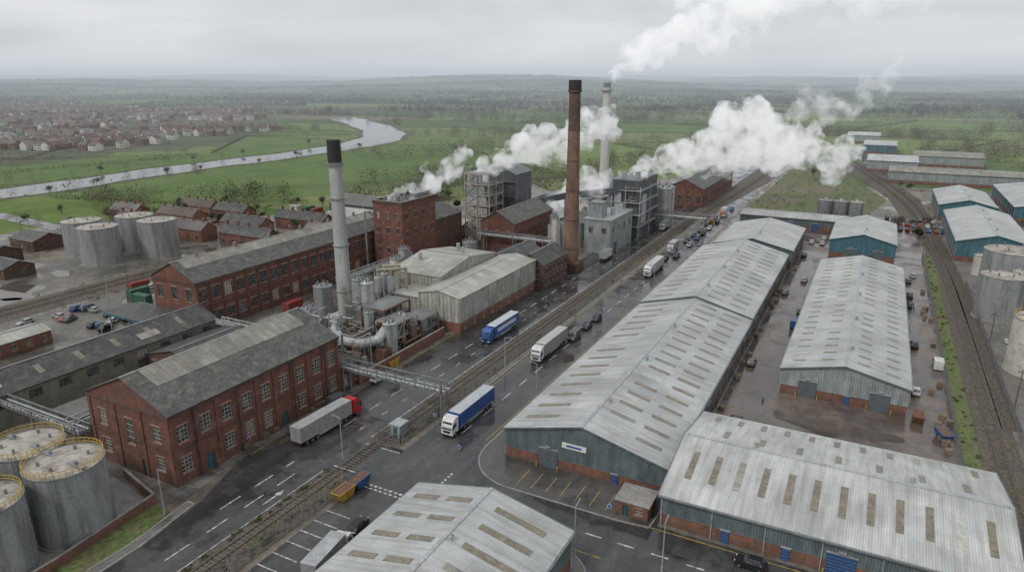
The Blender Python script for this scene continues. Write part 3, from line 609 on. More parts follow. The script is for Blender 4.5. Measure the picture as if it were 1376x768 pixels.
E=Ent('brick_outbuilding',(-131,100,0));walls4(E,-142.5,-124,92,111,0,4.2,mat=BR2,S=wins(18,4,1.4,1.2,3),Ea=wins(19,4,1.4,1.2,3),nx=2,nz=2);gable(E,-142.5,-124,92,111,4.2,6.6,'Y',.3,SLATE2,BR2);E.done()
FELT=mk('felt_roof',(.15,.15,.14),(.10,.10,.097),scale=.4,rough=.6)
E=Ent('brick_outbuilding',(-128,73,0));walls4(E,-134,-121,66,82,0,3.6,mat=BR2,Ea=wins(16,3,1.3,1.1,2.6),nx=2,nz=2);E.g('roof').box(-134.3,-120.7,65.7,82.3,3.6,3.85,FELT);E.done()
E=Ent('brick_outbuilding',(-183,83,0));walls4(E,-189,-180,74,92,0,3.6,mat=BR3,Ea=wins(18,5,1.3,1.2,2.6),S=wins(9,2,1.3,1.2,2.6),nx=2,nz=2);gable(E,-189,-180,74,92,3.6,4.6,'Y',.3,RP,BR3);E.done()
def shed(x0,x1,y0,y1,ze,zr,ax,wm,rm,name='brick_outbuilding'):
    E=Ent(name,((x0+x1)/2,(y0+y1)/2,0));walls4(E,x0,x1,y0,y1,0,ze,mat=wm,S=wins(x1-x0,max(1,int((x1-x0)/5)),1.4,1.,min(2.4,ze-.5)),Ea=wins(y1-y0,max(1,int((y1-y0)/5)),1.4,1.,min(2.4,ze-.5)),frame=FRAMED,nx=2,nz=2,sill=None)
    gable(E,x0,x1,y0,y1,ze,zr,ax,.3,rm,wm)
    if 'terrace' in name:
        for i in range(int((x1-x0)/6)+1): xx=x0+1+i*6;E.g('chimney_stacks').box(xx,xx+.9,(y0+y1)/2-.4,(y0+y1)/2+.4,zr-.5,zr+1.6,wm)
    E.done()
shed(-292,-276,125,137,4,6.4,'X',BR2,SLATE2);shed(-268,-252,118,128,3.6,5.6,'X',BR2,SLATE2);shed(-300,-284,145,158,4,6.4,'X',BR2,SLATE)
for a in((-296,-276,186,194),(-292,-268,204,212),(-262,-240,186,194),(-250,-226,204,212),(-232,-206,188,196),(-236,-208,222,230),(-276,-256,222,230),(-204,-186,206,214),(-320,-302,200,208),(-300,-280,224,231)):
    shed(*a,5,7.8,'X',R.choice([BR3,BR,HBR]),R.choice([ROOFB,ROOFG,SLATE2]),'brick_terrace')
E,f=warehouse(-240,-206,262,286,5,7.5,'X',roof=mk('roof_green_x',(.16,.17,.145),(.12,.13,.115),scale=.2,rough=.6,pattern='roofX'),clad=CLD,plinth=1);E.done()
for a,rf,cl in(((-216,-186,236,254,5,7.2,'X'),RPX,CLG),((-184,-166,200,220,6,8,'Y'),ASB,CLG),((-184,-164,236,262,7,10,'Y'),SLATE,BR2),((-168,-150,290,330,7,10,'Y'),ASB,CLG),((-118,-104,262,282,7,9,'Y'),ASB,CLG),((-140,-118,345,390,8,10.5,'Y'),SLATE,CLD),((-120,-102,320,352,8,10.5,'Y'),ASB,CLG),((-150,-128,275,300,7,9.5,'Y'),SLATE2,CLD),((-176,-150,240,256,5,7,'X'),RPX,CLW)):
    E,f=warehouse(*a[:6],a[6],roof=rf,clad=cl,plinth=1.5);E.done()
# ------------------------------------------------------------------ chimneys
E=Ent('factory_chimney',(-118,132,0));g=E.g('stack')
hs=[0,12,24,36,45];rr=[1.95,1.85,1.75,1.68,1.6]
for i in range(4): g.cyl((-118,132,hs[i]),(-118,132,hs[i+1]),rr[i],rr[i+1],STK,24)
for z in(3,12,24,36): E.g('flanges').cyl((-118,132,z-.12),(-118,132,z+.12),2.05,2.05,STEEL,24)
E.g('cap').cyl((-118,132,44.5),(-118,132,50.3),1.72,1.66,BLK,24);E.g('cap').cyl((-118,132,44.2),(-118,132,44.9),2.2,2.2,STEEL,24)
for i in range(60): E.g('ladder').box(-116.2,-115.8,131.9,132.1,2+i*.7,2.06+i*.7,STEEL)
for x in(-116.2,-115.8):E.g('ladder').beam((x,132,1),(x,132,44),.05,.05,STEEL)
E.g('base').box(-121,-115,129,135,0,2.5,CONC);E.done()
E=Ent('brick_chimney',(-90.5,218,0));g=E.g('stack')
zs=[0,16,32,48,61];r_=[2.75,2.5,2.25,2.0,1.85];BRT=mk('brick_chimney_sooty',(.14,.09,.068),(.08,.055,.046),scale=.15,rough=.9,pattern='brick')
for i in range(4): g.cyl((-90.5,218,zs[i]),(-90.5,218,zs[i+1]),r_[i],r_[i+1],BRC if i<3 else BRT,24)
E.g('crown').cyl((-90.5,218,60.6),(-90.5,218,64),2.15,2.1,BLK,24);E.g('crown').cyl((-90.5,218,60.2),(-90.5,218,60.7),2.35,2.35,BR2,24)
for z in(8,18,28,38,48,55): E.g('bands').cyl((-90.5,218,z),(-90.5,218,z+.18),2.95-z*.0165,2.95-z*.0165,RUST,24)
E.g('base').box(-94,-87,214.5,221.5,0,3,BR2);E.done()
E=Ent('factory_chimney',(-109,299,0));g=E.g('stack');g.cyl((-109,299,0),(-109,299,30),2.2,2.0,CONCP,24);g.cyl((-109,299,30),(-109,299,60.5),2.0,1.8,CONCP,24)
E.g('cap').cyl((-109,299,60.5),(-109,299,62.6),1.6,1.6,STEEL,20)
for z in(20,40,59): E.g('platforms').cyl((-109,299,z),(-109,299,z+.3),2.7,2.7,STEEL,20)
for z in(21.2,41.2,60.2):
    for i in range(10):
        q=i*.628;E.g('platforms').beam((-109+2.6*math.cos(q),299+2.6*math.sin(q),z-1),(-109+2.6*math.cos(q),299+2.6*math.sin(q),z+.1),.08,.08,STEEL)
E.done()
# ------------------------------------------------------------------ tanks
def ring(g,x,y,r,z,m,w=.07,n=28):
    for i in range(n):
        a=2*math.pi*i/n;b=2*math.pi*(i+1)/n
        g.beam((x+r*math.cos(a),y+r*math.sin(a),z),(x+r*math.cos(b),y+r*math.sin(b),z),w,w,m)
def tank(x,y,r,h,body=TANK,top=TANKT,rail=None,cone=.6,name='storage_tank'):
    E=Ent(name,(x,y,0));n=40
    E.g('shell').cyl((x,y,.1),(x,y,h),r,r,body,n)
    E.g('roof').cyl((x,y,h),(x,y,h+cone),r,r*.12,top,n)
    for i in range(1,int(h/2.4)): z=h*i/int(h/2.4);ring(E.g('seams'),x,y,r+.0,z,body,.09,n)
    ring(E.g('rim'),x,y,r,h+.02,STEEL,.18,n)
    for i in range(6):
        a=i*1.05; E.g('roof_fittings').cyl((x+r*.6*math.cos(a),y+r*.6*math.sin(a),h+cone*.3),(x+r*.6*math.cos(a),y+r*.6*math.sin(a),h+cone+.35),.22,.22,STEEL,8)
    if rail:
        for z in(.55,1.1): ring(E.g('railing'),x,y,r-.1,h+z,rail,.07,n)
        for i in range(n): a=2*math.pi*i/n;E.g('railing').beam((x+(r-.1)*math.cos(a),y+(r-.1)*math.sin(a),h),(x+(r-.1)*math.cos(a),y+(r-.1)*math.sin(a),h+1.1),.06,.06,rail)
        E.g('walkway').beam((x-r+.2,y,h+cone*.7),(x+r-.2,y,h+cone*.7),.8,.1,STEEL)
    lx=x+r*.7071+.15;ly=y-r*.7071-.15
    for k in range(int(h/.45)): E.g('ladder').beam((lx-.2,ly-.2,.4+k*.45),(lx+.2,ly+.2,.4+k*.45),.05,.05,STEEL)
    for s in(-.2,.2): E.g('ladder').beam((lx+s,ly+s,0),(lx+s,ly+s,h+.9),.06,.06,STEEL)
    E.g('base').cyl((x,y,0),(x,y,.35),r+.35,r+.35,CONC,n)
    E.done()
tank(-98.9,48.7,5.2,11.5,rail=YEL);tank(-109.5,49.3,5.1,11.2,rail=YEL);tank(-98.8,37.6,4.9,11.4,rail=YEL);tank(-109.7,37,5,11.2,rail=YEL)
for x,y in((-262,152),(-246,148),(-254,168),(-238,166)): tank(x,y,6.8,13.4,cone=.9)
tank(41,252,8,14.5,cone=1.2);tank(35.5,226,5.6,12.5,cone=.9);tank(44,234,5.5,12,cone=.9);tank(38.5,185,6,13,TANKW,TANKW,rail=YEL,cone=1.);tank(46,205,5,11,TANKW,TANKW)
for x in(-18.5,-12,-5.5): tank(x,352,3.3,10,cone=1.2)
for x,y in((36,276),(40,280)): tank(x,y,2.2,7,TANKW,TANKW)
# ------------------------------------------------------------------ process plant
def lattice(x0,x1,y0,y1,z,lv,m=STEEL,name='steel_process_tower'):
    E=Ent(name,((x0+x1)/2,(y0+y1)/2,0));g=E.g('frame')
    xs=[x0,(x0+x1)/2,x1];ys=[y0,(y0+y1)/2,y1]
    for x in xs:
        for y in ys:
            if x==xs[1] and y==ys[1]:continue
            g.beam((x,y,0),(x,y,z),.35,.35,m)
    for i in range(1,lv+1):
        zz=z*i/lv
        for y in ys: g.beam((x0,y,zz),(x1,y,zz),.25,.35,m)
        for x in xs: g.beam((x,y0,zz),(x,y1,zz),.25,.35,m)
        E.g('decks').box(x0+.1,x1-.1,y0+.1,y1-.1,zz+.18,zz+.24,STEEL)
        zp=z*(i-1)/lv
        g.beam((x0,y0,zp),(xs[1],y0,zz),.15,.15,m);g.beam((xs[1],y0,zz),(x1,y0,zp),.15,.15,m);g.beam((x1,y0,zp),(x1,ys[1],zz),.15,.15,m);g.beam((x1,ys[1],zz),(x1,y1,zp),.15,.15,m)
        for k in(.55,1.1):
            g.beam((x0,y0-.05,zz+k),(x1,y0-.05,zz+k),.05,.05,m);g.beam((x1+.05,y0,zz+k),(x1+.05,y1,zz+k),.05,.05,m)
    for i in range(1,lv):
        zz=z*i/lv+.3;hh=z/lv*.75
        for k in range(3):
            x=R.uniform(x0+1.5,x1-1.5);y=R.uniform(y0+1,y1-1);r=R.uniform(.6,1.3)
            E.g('vessels').cyl((x,y,zz),(x,y,zz+hh),r,r,R.choice([STEELL,CONCP,STEEL,RUST]),12)
        E.g('panels').box(x0+R.uniform(0,3),x1-R.uniform(1,4),y0+.3,y0+.5,zz,zz+hh,R.choice([CLW,CLG,STEELL]))
    E.done()
PALE=mk('frame_cream',(.38,.34,.27),(.26,.235,.185),scale=.5,rough=.7)
lattice(-142,-131,232,243,29,7,PALE)
E=Ent('clad_process_tower',(-135,258,0));walls4(E,-142,-129,250,265,0,27,mat=CLD,S=wins(13,3,1.4,18,22));gable(E,-142,-129,250,265,27,30,'Y',.3,mk('roof_bluegrey_y',(.19,.22,.24),(.14,.165,.18),scale=.2,rough=.5,pattern='roofY'),CLD);
for z in(9,18,24): E.g('walkways').box(-142.8,-128.2,248.9,250,z,z+.2,STEEL)
E.done()
g=Geo();g.cyl((-146,243,0),(-146,243,28),1.3,1.2,STEELL,16);g.cyl((-146,243,28),(-146,243,30),1.4,1.4,STEEL,16);g.obj('steel_stack')
g=Geo();g.cyl((-149.5,180,0),(-149.5,180,22),.35,.35,STEEL,10);g.obj('vent_pipe')
E=Ent('clad_process_tower',(-90,288,0));walls4(E,-96,-85,275,302,0,24,mat=CLD,S=[(1,4,8,14),(5,10,16,21)],frame=STEELL);E.g('roof').box(-96.3,-84.7,274.7,302.3,24,24.5,STEEL)
for z in(5,10,15,20): E.g('walkways').box(-97,-83.6,273.6,275,z,z+.2,STEELL);E.g('walkways').box(-85,-83.6,275,302,z,z+.2,STEELL)
for x in(-97,-83.7): E.g('walkways').beam((x,273.7,0),(x,273.7,22),.3,.3,STEELL)
E.g('walkways').beam((-90,273.7,0),(-90,273.7,22),.3,.3,STEELL);E.g('walkways').beam((-83.7,288,0),(-83.7,288,22),.3,.3,STEELL);E.g('walkways').beam((-83.7,301,0),(-83.7,301,22),.3,.3,STEELL)
for x,y in((-93,280),(-88,283),(-93,290),(-88,296)): E.g('vents').cyl((x,y,24.5),(x,y,27),1.1,1.1,STEELL,14)
E.g('panels').box(-95,-92,273.9,274.6,10.3,19,STEELL);E.g('panels').box(-84.6,-84.1,278,284,6,18,STEELL);E.done()
for x,y in((-82,306),(-82,312),(-87,309)): tank(x,y,2.6,17,STEELL,STEELL,cone=1.4,name='silo')
E=Ent('clad_process_building',(-90,256,0));walls4(E,-96,-85.5,244,270,0,13,mat=CLG,Ea=wins(26,4,1.8,8,10)+[(4,8,.1,4,DOORG)],S=wins(10.5,2,1.8,8,10),frame=FRAMED);E.g('roof').box(-96.3,-85.2,243.7,270.3,13,13.4,STEELL)
walls4(E,-95,-90,246,252,13.4,19,mat=CLG);E.g('roof').box(-95.2,-89.8,245.8,252.2,19,19.3,STEEL)
for y in(256,261,266):E.g('vents').cyl((-89,y,13.4),(-89,y,16),.9,.9,STEELL,12)
E.done()
E=Ent('conveyor_gallery',(-100,262,0))
E.g('gallery').beam((-112,262,18),(-92,276,20),2.2,2.4,CLD);E.g('gallery').beam((-129,255,14),(-112,262,18),2.2,2.4,CLD)
for p,z in(((-112,262),17),((-120,258.5),15)): E.g('legs').beam((p[0],p[1],0),(p[0],p[1],z),.5,.5,STEEL)
E.done()
for x,y,r,h in((-104,232,1.8,12),(-100,236,1.8,12),(-107,240,1.5,14),(-110,225,2.2,8),(-106,248,2,10),(-101,250,2,10),(-100,226,1.4,16)): tank(x,y,r,h,R.choice([STEELL,TANK,TANKW]),STEEL,cone=.8,name='silo')
lattice(-112,-104,284,294,18,4,STEEL);lattice(-152,-146,250,262,16,4,STEEL)
E=Ent('flue_duct',(-108,124,0))
pts=[(-117.5,128.5,5.5),(-113,122,5.2),(-108,118.5,4.8),(-102,118,4.8),(-99,121,5.5),(-99,124,7)]
E.g('duct').pipe([Vector(p) for p in pts],1.15,STEELL,16)
for p in pts[1:5]: E.g('supports').beam((p[0],p[1],0),(p[0],p[1],p[2]-1),.35,.35,STEEL)
E.done()
tank(-98,124.5,1.7,8.6,STEELL,STEELL,cone=1.,name='process_vessel');tank(-112.5,134.5,1.7,14,STEELL,STEELL,cone=1.6,name='process_vessel');tank(-107,128,1.3,9,STEELL,STEELL,name='process_vessel')
tank(-103,134,2.2,7,TANKW,TANKW,name='process_vessel');tank(-97.5,133,1.2,6,RUST,RUST,name='process_vessel')
lattice(-111,-104,130,141,9,3,RUST);lattice(-103,-96.5,136,143,6,2,STEEL);lattice(-104,-98,127,133,7.5,2,PALE)
E=Ent('pipe_manifold',(-105,130,0));g=E.g('pipes')
for k in range(40):
    x=R.uniform(-119,-97);y=R.uniform(113,141);z=R.uniform(2,9);r=R.choice([.12,.2,.3]);m=R.choice([STEELL,RUST,STEEL,PALE,STEELL])
    x2=min(-96,x+R.uniform(-6,8));y2=min(142,y+R.uniform(-6,8))
    g.pipe([Vector((x,y,0)),Vector((x,y,z)),Vector((x2,y,z)),Vector((x2,y2,z)),Vector((x2,y2,R.uniform(0,z)))],r,m,8)
for k in range(34):
    x=R.uniform(-117,-97);y=R.uniform(112,140);a=R.uniform(.5,2.);b=R.uniform(.5,2.);h=R.uniform(.8,4.)
    E.g('machinery').box(x-a,x+a*.8,y-b,y+b*.7,0,h,R.choice([RUST,STEEL,CONC,CLW,BR3,RUST]))
    E.g('machinery').cyl((x,y,h),(x,y,h+R.uniform(.5,1.6)),.5,.35,R.choice([STEELL,RUST]),10)
E.done()
for (x,y,r,h) in((-122,122,2.2,8),(-127,128,2.2,7),(-133,140,2.6,9),(-128,150,2.4,9),(-130,172,2.5,9),(-134,180,2,11),(-126,165,2,12),(-124,205,2.5,9)): tank(x,y,r,h,R.choice([STEELL,TANK,TANKW]),STEEL,cone=.8,name='process_vessel')
E=Ent('dust_extractor',(-116,150,0))
for k,(x,y) in enumerate(((-118,146),(-115.2,148),(-119,150))):
    E.g('cyclones').cyl((x,y,8),(x,y,12),1.1,1.1,STEELL,14);E.g('cyclones').cyl((x,y,5),(x,y,8),.3,1.1,STEELL,14);E.g('legs').beam((x+1,y,0),(x+1,y,9),.2,.2,RUST);E.g('legs').beam((x-1,y,0),(x-1,y,9),.2,.2,RUST)
    E.g('ducts').pipe([Vector((x,y,12)),Vector((x,y,14)),Vector((x+3,y+3,14)),Vector((x+3,y+3,6))],.45,PALE,10)
E.done()
def bridge(p0,p1,z,h=1.6,w=1.8,legs=(),m=STEEL,pipes=3,name='pipe_bridge'):
    E=Ent(name,(p0[0],p0[1],0));g=E.g('truss');a=Vector((p0[0],p0[1],0));b=Vector((p1[0],p1[1],0));L=(b-a).length;d=(b-a)/L;n=Vector((d.y,-d.x,0))*w/2
    Z=lambda q:Vector((0,0,q));k=max(2,int(L/2.2))
    for s in(-1,1):
        for zz in(z,z+h): g.beam(a+n*s+Z(zz),b+n*s+Z(zz),.2,.2,m)
        for i in range(k+1):
            p=a+d*(L*i/k);g.beam(p+n*s+Z(z),p+n*s+Z(z+h),.12,.12,m)
            if i<k: q=a+d*(L*(i+1)/k);g.beam(p+n*s+Z(z if i%2 else z+h),q+n*s+Z(z+h if i%2 else z),.1,.1,m)
    for i in range(k+1):
        p=a+d*(L*i/k);g.beam(p-n+Z(z),p+n+Z(z),.14,.14,m)
    for i in range(pipes):
        o=n*(-.7+1.4*i/max(1,pipes-1));r=[.22,.15,.28][i%3]
        E.g('pipes').cyl(a+o+Z(z+.1+r),b+o+Z(z+.1+r),r,r,[STEELL,STEEL,STEELL][i%3],8)
    for t_ in legs:
        p=a+d*(L*t_)
        for s in(-1,1): E.g('legs').beam(p+n*s,p+n*s+Z(z+h),.3,.3,m)
        for q in(1.5,3.5): E.g('legs').beam(p-n+Z(q),p+n+Z(q),.15,.15,m)
    E.done()
bridge((-95,104.5),(-68.8,104.5),5.6,1.7,2.2,(.02,.965),STEEL)
bridge((-146,62),(-117,62),5.2,1.2,2.,(.05,.5,.95));bridge((-122,62),(-122,116),5.0,1.2,2.,(.2,.5,.8),STEELL);bridge((-142,112),(-118,112),5.6,1.2,2.,(.1,.9),STEELL)
bridge((-88,300),(-62,300),6,2,2.4,(.05,.97),STEEL);bridge((-128,218),(-98,218),9,1.5,2.,(.1,.5,.9),STEEL);bridge((-136,150),(-136,186),7,1.5,2,(.1,.5,.9),STEELL)
E=Ent('storage_container_tank',(-127,86,0));E.g('body').box(-130,-124.5,83,91,.2,5.,TANKW);E.g('roof').box(-130.2,-124.3,82.8,91.2,5,5.2,STEELL);E.done()
# ------------------------------------------------------------------ vehicles
def wheel(g,x,y,r=.5,w=.3):
    g.cyl((x-w/2,y,r),(x+w/2,y,r),r,r,DARK,14);g.cyl((x-w/2-.01,y,r),(x+w/2+.01,y,r),r*.5,r*.5,STEEL,10)
def truck_mesh(cab,box,roof=None,stripe=None,L=13.6):
    g=Geo();cab_=paint(*cab);bx=paint(*box);rf=paint(*(roof or box));H0=1.15;yc=8.2
    g.ext([(yc-2.3,.9),(yc-.05,.55),(yc,1.6),(yc-.12,2.35),(yc-.5,3.25),(yc-.95,3.75),(yc-2.3,3.85)],-1.22,1.22,cab_)
    g.hexa([(-1.08,yc-.4,1.75),(1.08,yc-.4,1.75),(1.08,yc+.03,1.75),(-1.08,yc+.03,1.75),(-1.02,yc-.8,3.1),(1.02,yc-.8,3.1),(1.02,yc-.4,3.1),(-1.02,yc-.4,3.1)],GLASS)
    for s in(-1,1):
        xx=s*1.235;g.poly([(xx,yc-1.5,1.95),(xx,yc-.35,1.95),(xx,yc-.6,2.8),(xx,yc-1.5,2.8)],GLASS)
        g.box(s*1.35-.12,s*1.35+.12,yc-.35,yc-.2,1.9,2.7,DARK)
        g.box(s*.85-.22,s*.85+.22,yc-.02,yc+.04,.75,.98,WHT)
        g.box(s*1.05-.12,s*1.05+.12,yc-5.4,yc-2.6,.45,1.0,DARK)
    g.box(-1.2,1.2,yc-.1,yc+.06,.35,.7,DARK);g.box(-.8,.8,yc-.03,yc+.03,1.05,1.5,DARK)
    g.box(-.9,.9,yc-6.2,yc-2.3,.75,1.1,DARK)
    for y in(yc-1.2,yc-4.6,yc-5.8):
        for x in(-1.08,1.08): wheel(g,x,y,.52,.32)
    y1=yc-2.75;y0=y1-L
    g.box(-1.27,1.27,y0,y1,H0,4.02,bx);g.box(-1.22,1.22,y0+.05,y1-.05,4.02,4.06,rf)
    for s in(-1,1):
        x=s*1.28
        g.box(min(x,x-.05*s),max(x,x-.05*s),y0,y1,3.94,4.08,STEELL);g.box(min(x,x-.04*s),max(x,x-.04*s),y0,y1,H0-.05,H0+.12,STEELL)
        for k in range(10): yy=y0+L*(k+.5)/10;g.box(s*1.272-.008,s*1.272+.008,yy-.03,yy+.03,H0+.12,3.9,STEEL)
        if stripe: g.box(s*1.285-.005,s*1.285+.005,y0+2,y1-1.5,2.2,3.2,paint(*stripe))
        g.box(s*1.1-.03,s*1.1+.03,y0+4.5,y1-3.5,.5,.95,STEELL)
        g.box(s*.7-.08,s*.7+.08,y1-2.7,y1-2.5,.1,H0,STEEL)
        g.box(s*1.-.15,s*1.+.15,y0-.06,y0-.04,.8,1.,paint('tail_red',(.4,.02,.02)))
    g.box(-.02,.02,y0-.02,y0,H0+.1,3.9,STEEL);g.box(-1.25,1.25,y0-.05,y0,.55,.75,DARK)
    g.box(-.7,.7,y0,y1,.85,H0,DARK)
    for y in(y0+1.6,y0+2.9,y0+4.2):
        for x in(-1.08,1.08): wheel(g,x,y,.5,.32)
    return g.mesh('articulated_truck')
def rigid_mesh(cab,box):
    g=Geo();c=paint(*cab);b=paint(*box);yc=4.6
    g.ext([(yc-1.9,.7),(yc-.05,.5),(yc,1.3),(yc-.15,1.9),(yc-.5,2.6),(yc-1.9,2.75)],-1.1,1.1,c)
    g.hexa([(-1,yc-.5,1.45),(1,yc-.5,1.45),(1,yc+.02,1.45),(-1,yc+.02,1.45),(-.95,yc-.7,2.45),(.95,yc-.7,2.45),(.95,yc-.38,2.45),(-.95,yc-.38,2.45)],GLASS)
    for s in(-1,1): g.poly([(s*1.115,yc-1.4,1.5),(s*1.115,yc-.4,1.5),(s*1.115,yc-.65,2.3),(s*1.115,yc-1.4,2.3)],GLASS)
    g.box(-1.2,1.2,-4.6,yc-2.0,.95,3.5,b);g.box(-.8,.8,-4.5,yc-1.5,.6,.95,DARK);g.box(-1.22,1.22,-4.62,yc-1.98,3.44,3.54,STEELL)
    for y in(yc-1.1,-2.8):
        for x in(-1,1): wheel(g,x,y,.46,.28)
    return g.mesh('box_truck')
def car_mesh(col,suv=0):
    g=Geo();c=paint(*col);h=.12*suv
    rs=[[(-w,y,z0),(w,y,z0),(w*.97,y,z1),(-w*.97,y,z1)] for y,w,z0,z1 in [(-2.15,.74,.42,.78+h),(-2.0,.86,.3,.92+h),(-1.2,.9,.25,.97+h),(.9,.9,.25,.95+h),(1.9,.86,.28,.8+h),(2.15,.72,.38,.62+h)]]
    for a,b in zip(rs,rs[1:]):
        for i in range(4): j=(i+1)%4;g.poly([a[i],a[j],b[j],b[i]],c)
    g.poly(rs[0],c);g.poly(rs[-1][::-1],c)
    b=[(-.84,-1.75,.93+h),(.84,-1.75,.93+h),(.84,.95,.93+h),(-.84,.95,.93+h)];tp=[(-.66,-1.35,1.42+h*1.5),(.66,-1.35,1.42+h*1.5),(.66,.2,1.44+h*1.5),(-.66,.2,1.44+h*1.5)]
    g.hexa(b+tp,GLASS);z=1.43+h*1.5;g.hexa([(-.67,-1.38,z-.02),(.67,-1.38,z-.02),(.67,.24,z-.01),(-.67,.24,z-.01),(-.6,-1.25,z+.04),(.6,-1.25,z+.04),(.6,.12,z+.05),(-.6,.12,z+.05)],c)
    for s in(-1,1):
        g.beam((s*.79,-.45,.95+h),(s*.67,-.45,z),.05,.09,c);g.beam((s*.84,.93,.95+h),(s*.67,.2,z),.07,.06,c);g.beam((s*.84,-1.72,.95+h),(s*.67,-1.35,z),.07,.08,c)
        g.box(s*.98-.09,s*.98+.09,.55,.7,.95+h,1.07+h,c);g.box(s*.6-.18,s*.6+.18,2.02,2.1,.62+h,.74+h,WHT);g.box(s*.65-.15,s*.65+.15,-2.14,-2.06,.7+h,.84+h,paint('tail_red',(.4,.02,.02)))
    for y in(-1.35,1.4):
        for x in(-.82,.82): wheel(g,x,y,.33,.22)
    return g.mesh('parked_car')
def van_mesh(col):
    g=Geo();c=paint(*col)
    g.ext([(-2.6,.4),(2.6,.35),(2.6,.95),(1.9,1.25),(1.2,2.1),(.9,2.3),(-2.55,2.35)],-.98,.98,c)
    g.hexa([(-.9,1.3,1.28),(.9,1.3,1.28),(.9,1.93,1.28),(-.9,1.93,1.28),(-.85,1.0,2.05),(.85,1.0,2.05),(.85,1.27,2.05),(-.85,1.27,2.05)],GLASS)
    for s in(-1,1): g.poly([(s*.99,.5,1.3),(s*.99,1.6,1.3),(s*.99,1.15,1.95),(s*.99,.5,1.95)],GLASS);g.box(s*1.08-.1,s*1.08+.1,1.3,1.42,1.25,1.5,DARK);g.box(s*.7-.2,s*.7+.2,2.56,2.63,.75,.95,WHT)
    g.box(-.95,.95,2.58,2.64,.4,.6,DARK)
    for y in(-1.7,1.7):
        for x in(-.88,.88): wheel(g,x,y,.36,.24)
    return g.mesh('delivery_van')
PIc=math.pi;Zr=.14
place(truck_mesh(('red_cab',(.5,.02,.02)),('trailer_grey',(.31,.31,.30)),('trailer_roof_grey',(.40,.41,.41))),'articulated_truck',(-86.8,89.8,Zr),math.radians(-2))
place(truck_mesh(('white_cab',(.66,.66,.66)),('trailer_blue',(.02,.08,.30)),('trailer_roof_pale',(.45,.48,.51))),'articulated_truck',(-64.6,105.5,Zr),PIc)
place(truck_mesh(('blue_cab',(.02,.09,.32)),('trailer_blue2',(.02,.10,.34)),('trailer_roof_white',(.55,.57,.6)),('white_stripe',(.6,.62,.65))),'articulated_truck',(-81.6,150,Zr),PIc)
place(truck_mesh(('white_cab',(.66,.66,.66)),('trailer_silver',(.38,.36,.34)),('trailer_roof_silver',(.45,.45,.44))),'articulated_truck',(-65.2,145,Zr),PIc)
place(truck_mesh(('white_cab',(.66,.66,.66)),('trailer_white',(.55,.55,.55)),None),'articulated_truck',(-63.5,228,Zr),PIc)
RM=[rigid_mesh(('orange',(.5,.12,.02)),('box_white',(.55,.55,.55))),rigid_mesh(('white_cab',(.66,.66,.66)),('box_grey',(.3,.3,.3)))]
place(RM[0],'box_truck',(-84.5,238,Zr),0);place(RM[1],'box_truck',(-66,262,Zr),PIc);place(RM[1],'box_truck',(-88,330,Zr),0);place(RM[1],'box_truck',(-59.9,60,Zr),math.radians(8))
place(RM[1],'box_truck',(-80,300,Zr),PIc);place(RM[0],'box_truck',(-63,345,Zr),PIc)
ccs=[('car_black',(.015,.015,.018)),('car_silver',(.35,.36,.37)),('car_white',(.6,.6,.6)),('car_blue',(.03,.07,.2)),('car_red',(.3,.02,.02)),('car_grey',(.09,.095,.10)),('car_dark',(.03,.035,.045))]
CM=[car_mesh(c,i%3==0) for i,c in enumerate(ccs)];VM=[van_mesh(('van_white',(.6,.6,.6))),van_mesh(('van_grey',(.12,.13,.14))),van_mesh(('van_blue',(.03,.08,.2)))]
def car(i,x,y,r=0,z=Zr): place(CM[i%7],'parked_car',(x,y,z),math.radians(r))
def van(i,x,y,r=0,z=Zr): place(VM[i],'delivery_van',(x,y,z),math.radians(r))
car(0,-8,86.6,88);car(0,-61.5,68,10);van(1,-63.3,156,180);car(6,-63.3,165,180);van(1,-92.2,99,0);car(2,-92.2,112,0)
van(0,19,178,0);van(2,-13.8,192,0);car(6,-63.2,172,180);car(5,-13.6,205,0)
for i,y in enumerate((246,252,257,272,278,285,290,296,302,308,316,325,333,341,352,360)): car([0,6,5,1,0,3,6,0,5,2][i%10],-64.5+(i%2)*2.6,y,180)
for i in range(9): car(R.randint(0,6),-91.5,250+i*7+R.uniform(-1,1),0)
for i in range(30): car(R.randint(0,6),8+(i%10)*2.7,345+(i//10)*12,R.choice([0,180]))
for i in range(22): car(R.randint(0,6),34+(i%11)*4+R.uniform(-.4,.4),440+(i//11)*14,R.choice([0,180]))
for i in range(14): car(R.randint(0,6),-52+i*2.9,345+R.uniform(-.3,.3),R.choice([0,180]))
for i in range(48):
    x,y=R.choice([(R.uniform(-300,-225),R.choice([199,217,235,240])+R.uniform(-1,1)),(-200+R.uniform(-1,1),R.uniform(70,190)),(R.uniform(-200,-176),R.choice([104,112])),(-176+R.uniform(-1,1),R.uniform(118,190))])
    car(R.randint(0,6),x,y,R.choice([0,90,180,20]))
for x,y,r in((-181,109,20),(-104,345,10),(14,160,0),(-16,240,0),(-19,300,0),(16,262,0),(-18,128,90),(14.5,225,0),(14.5,236,0),(-19.8,160,0),(-19.8,222,0),(-19.5,275,0),(14.5,190,0),(14.5,254,0),(-15,300,0),(-15,310,0)): car(R.choice([0,1,2,5,6]),x,y,r)
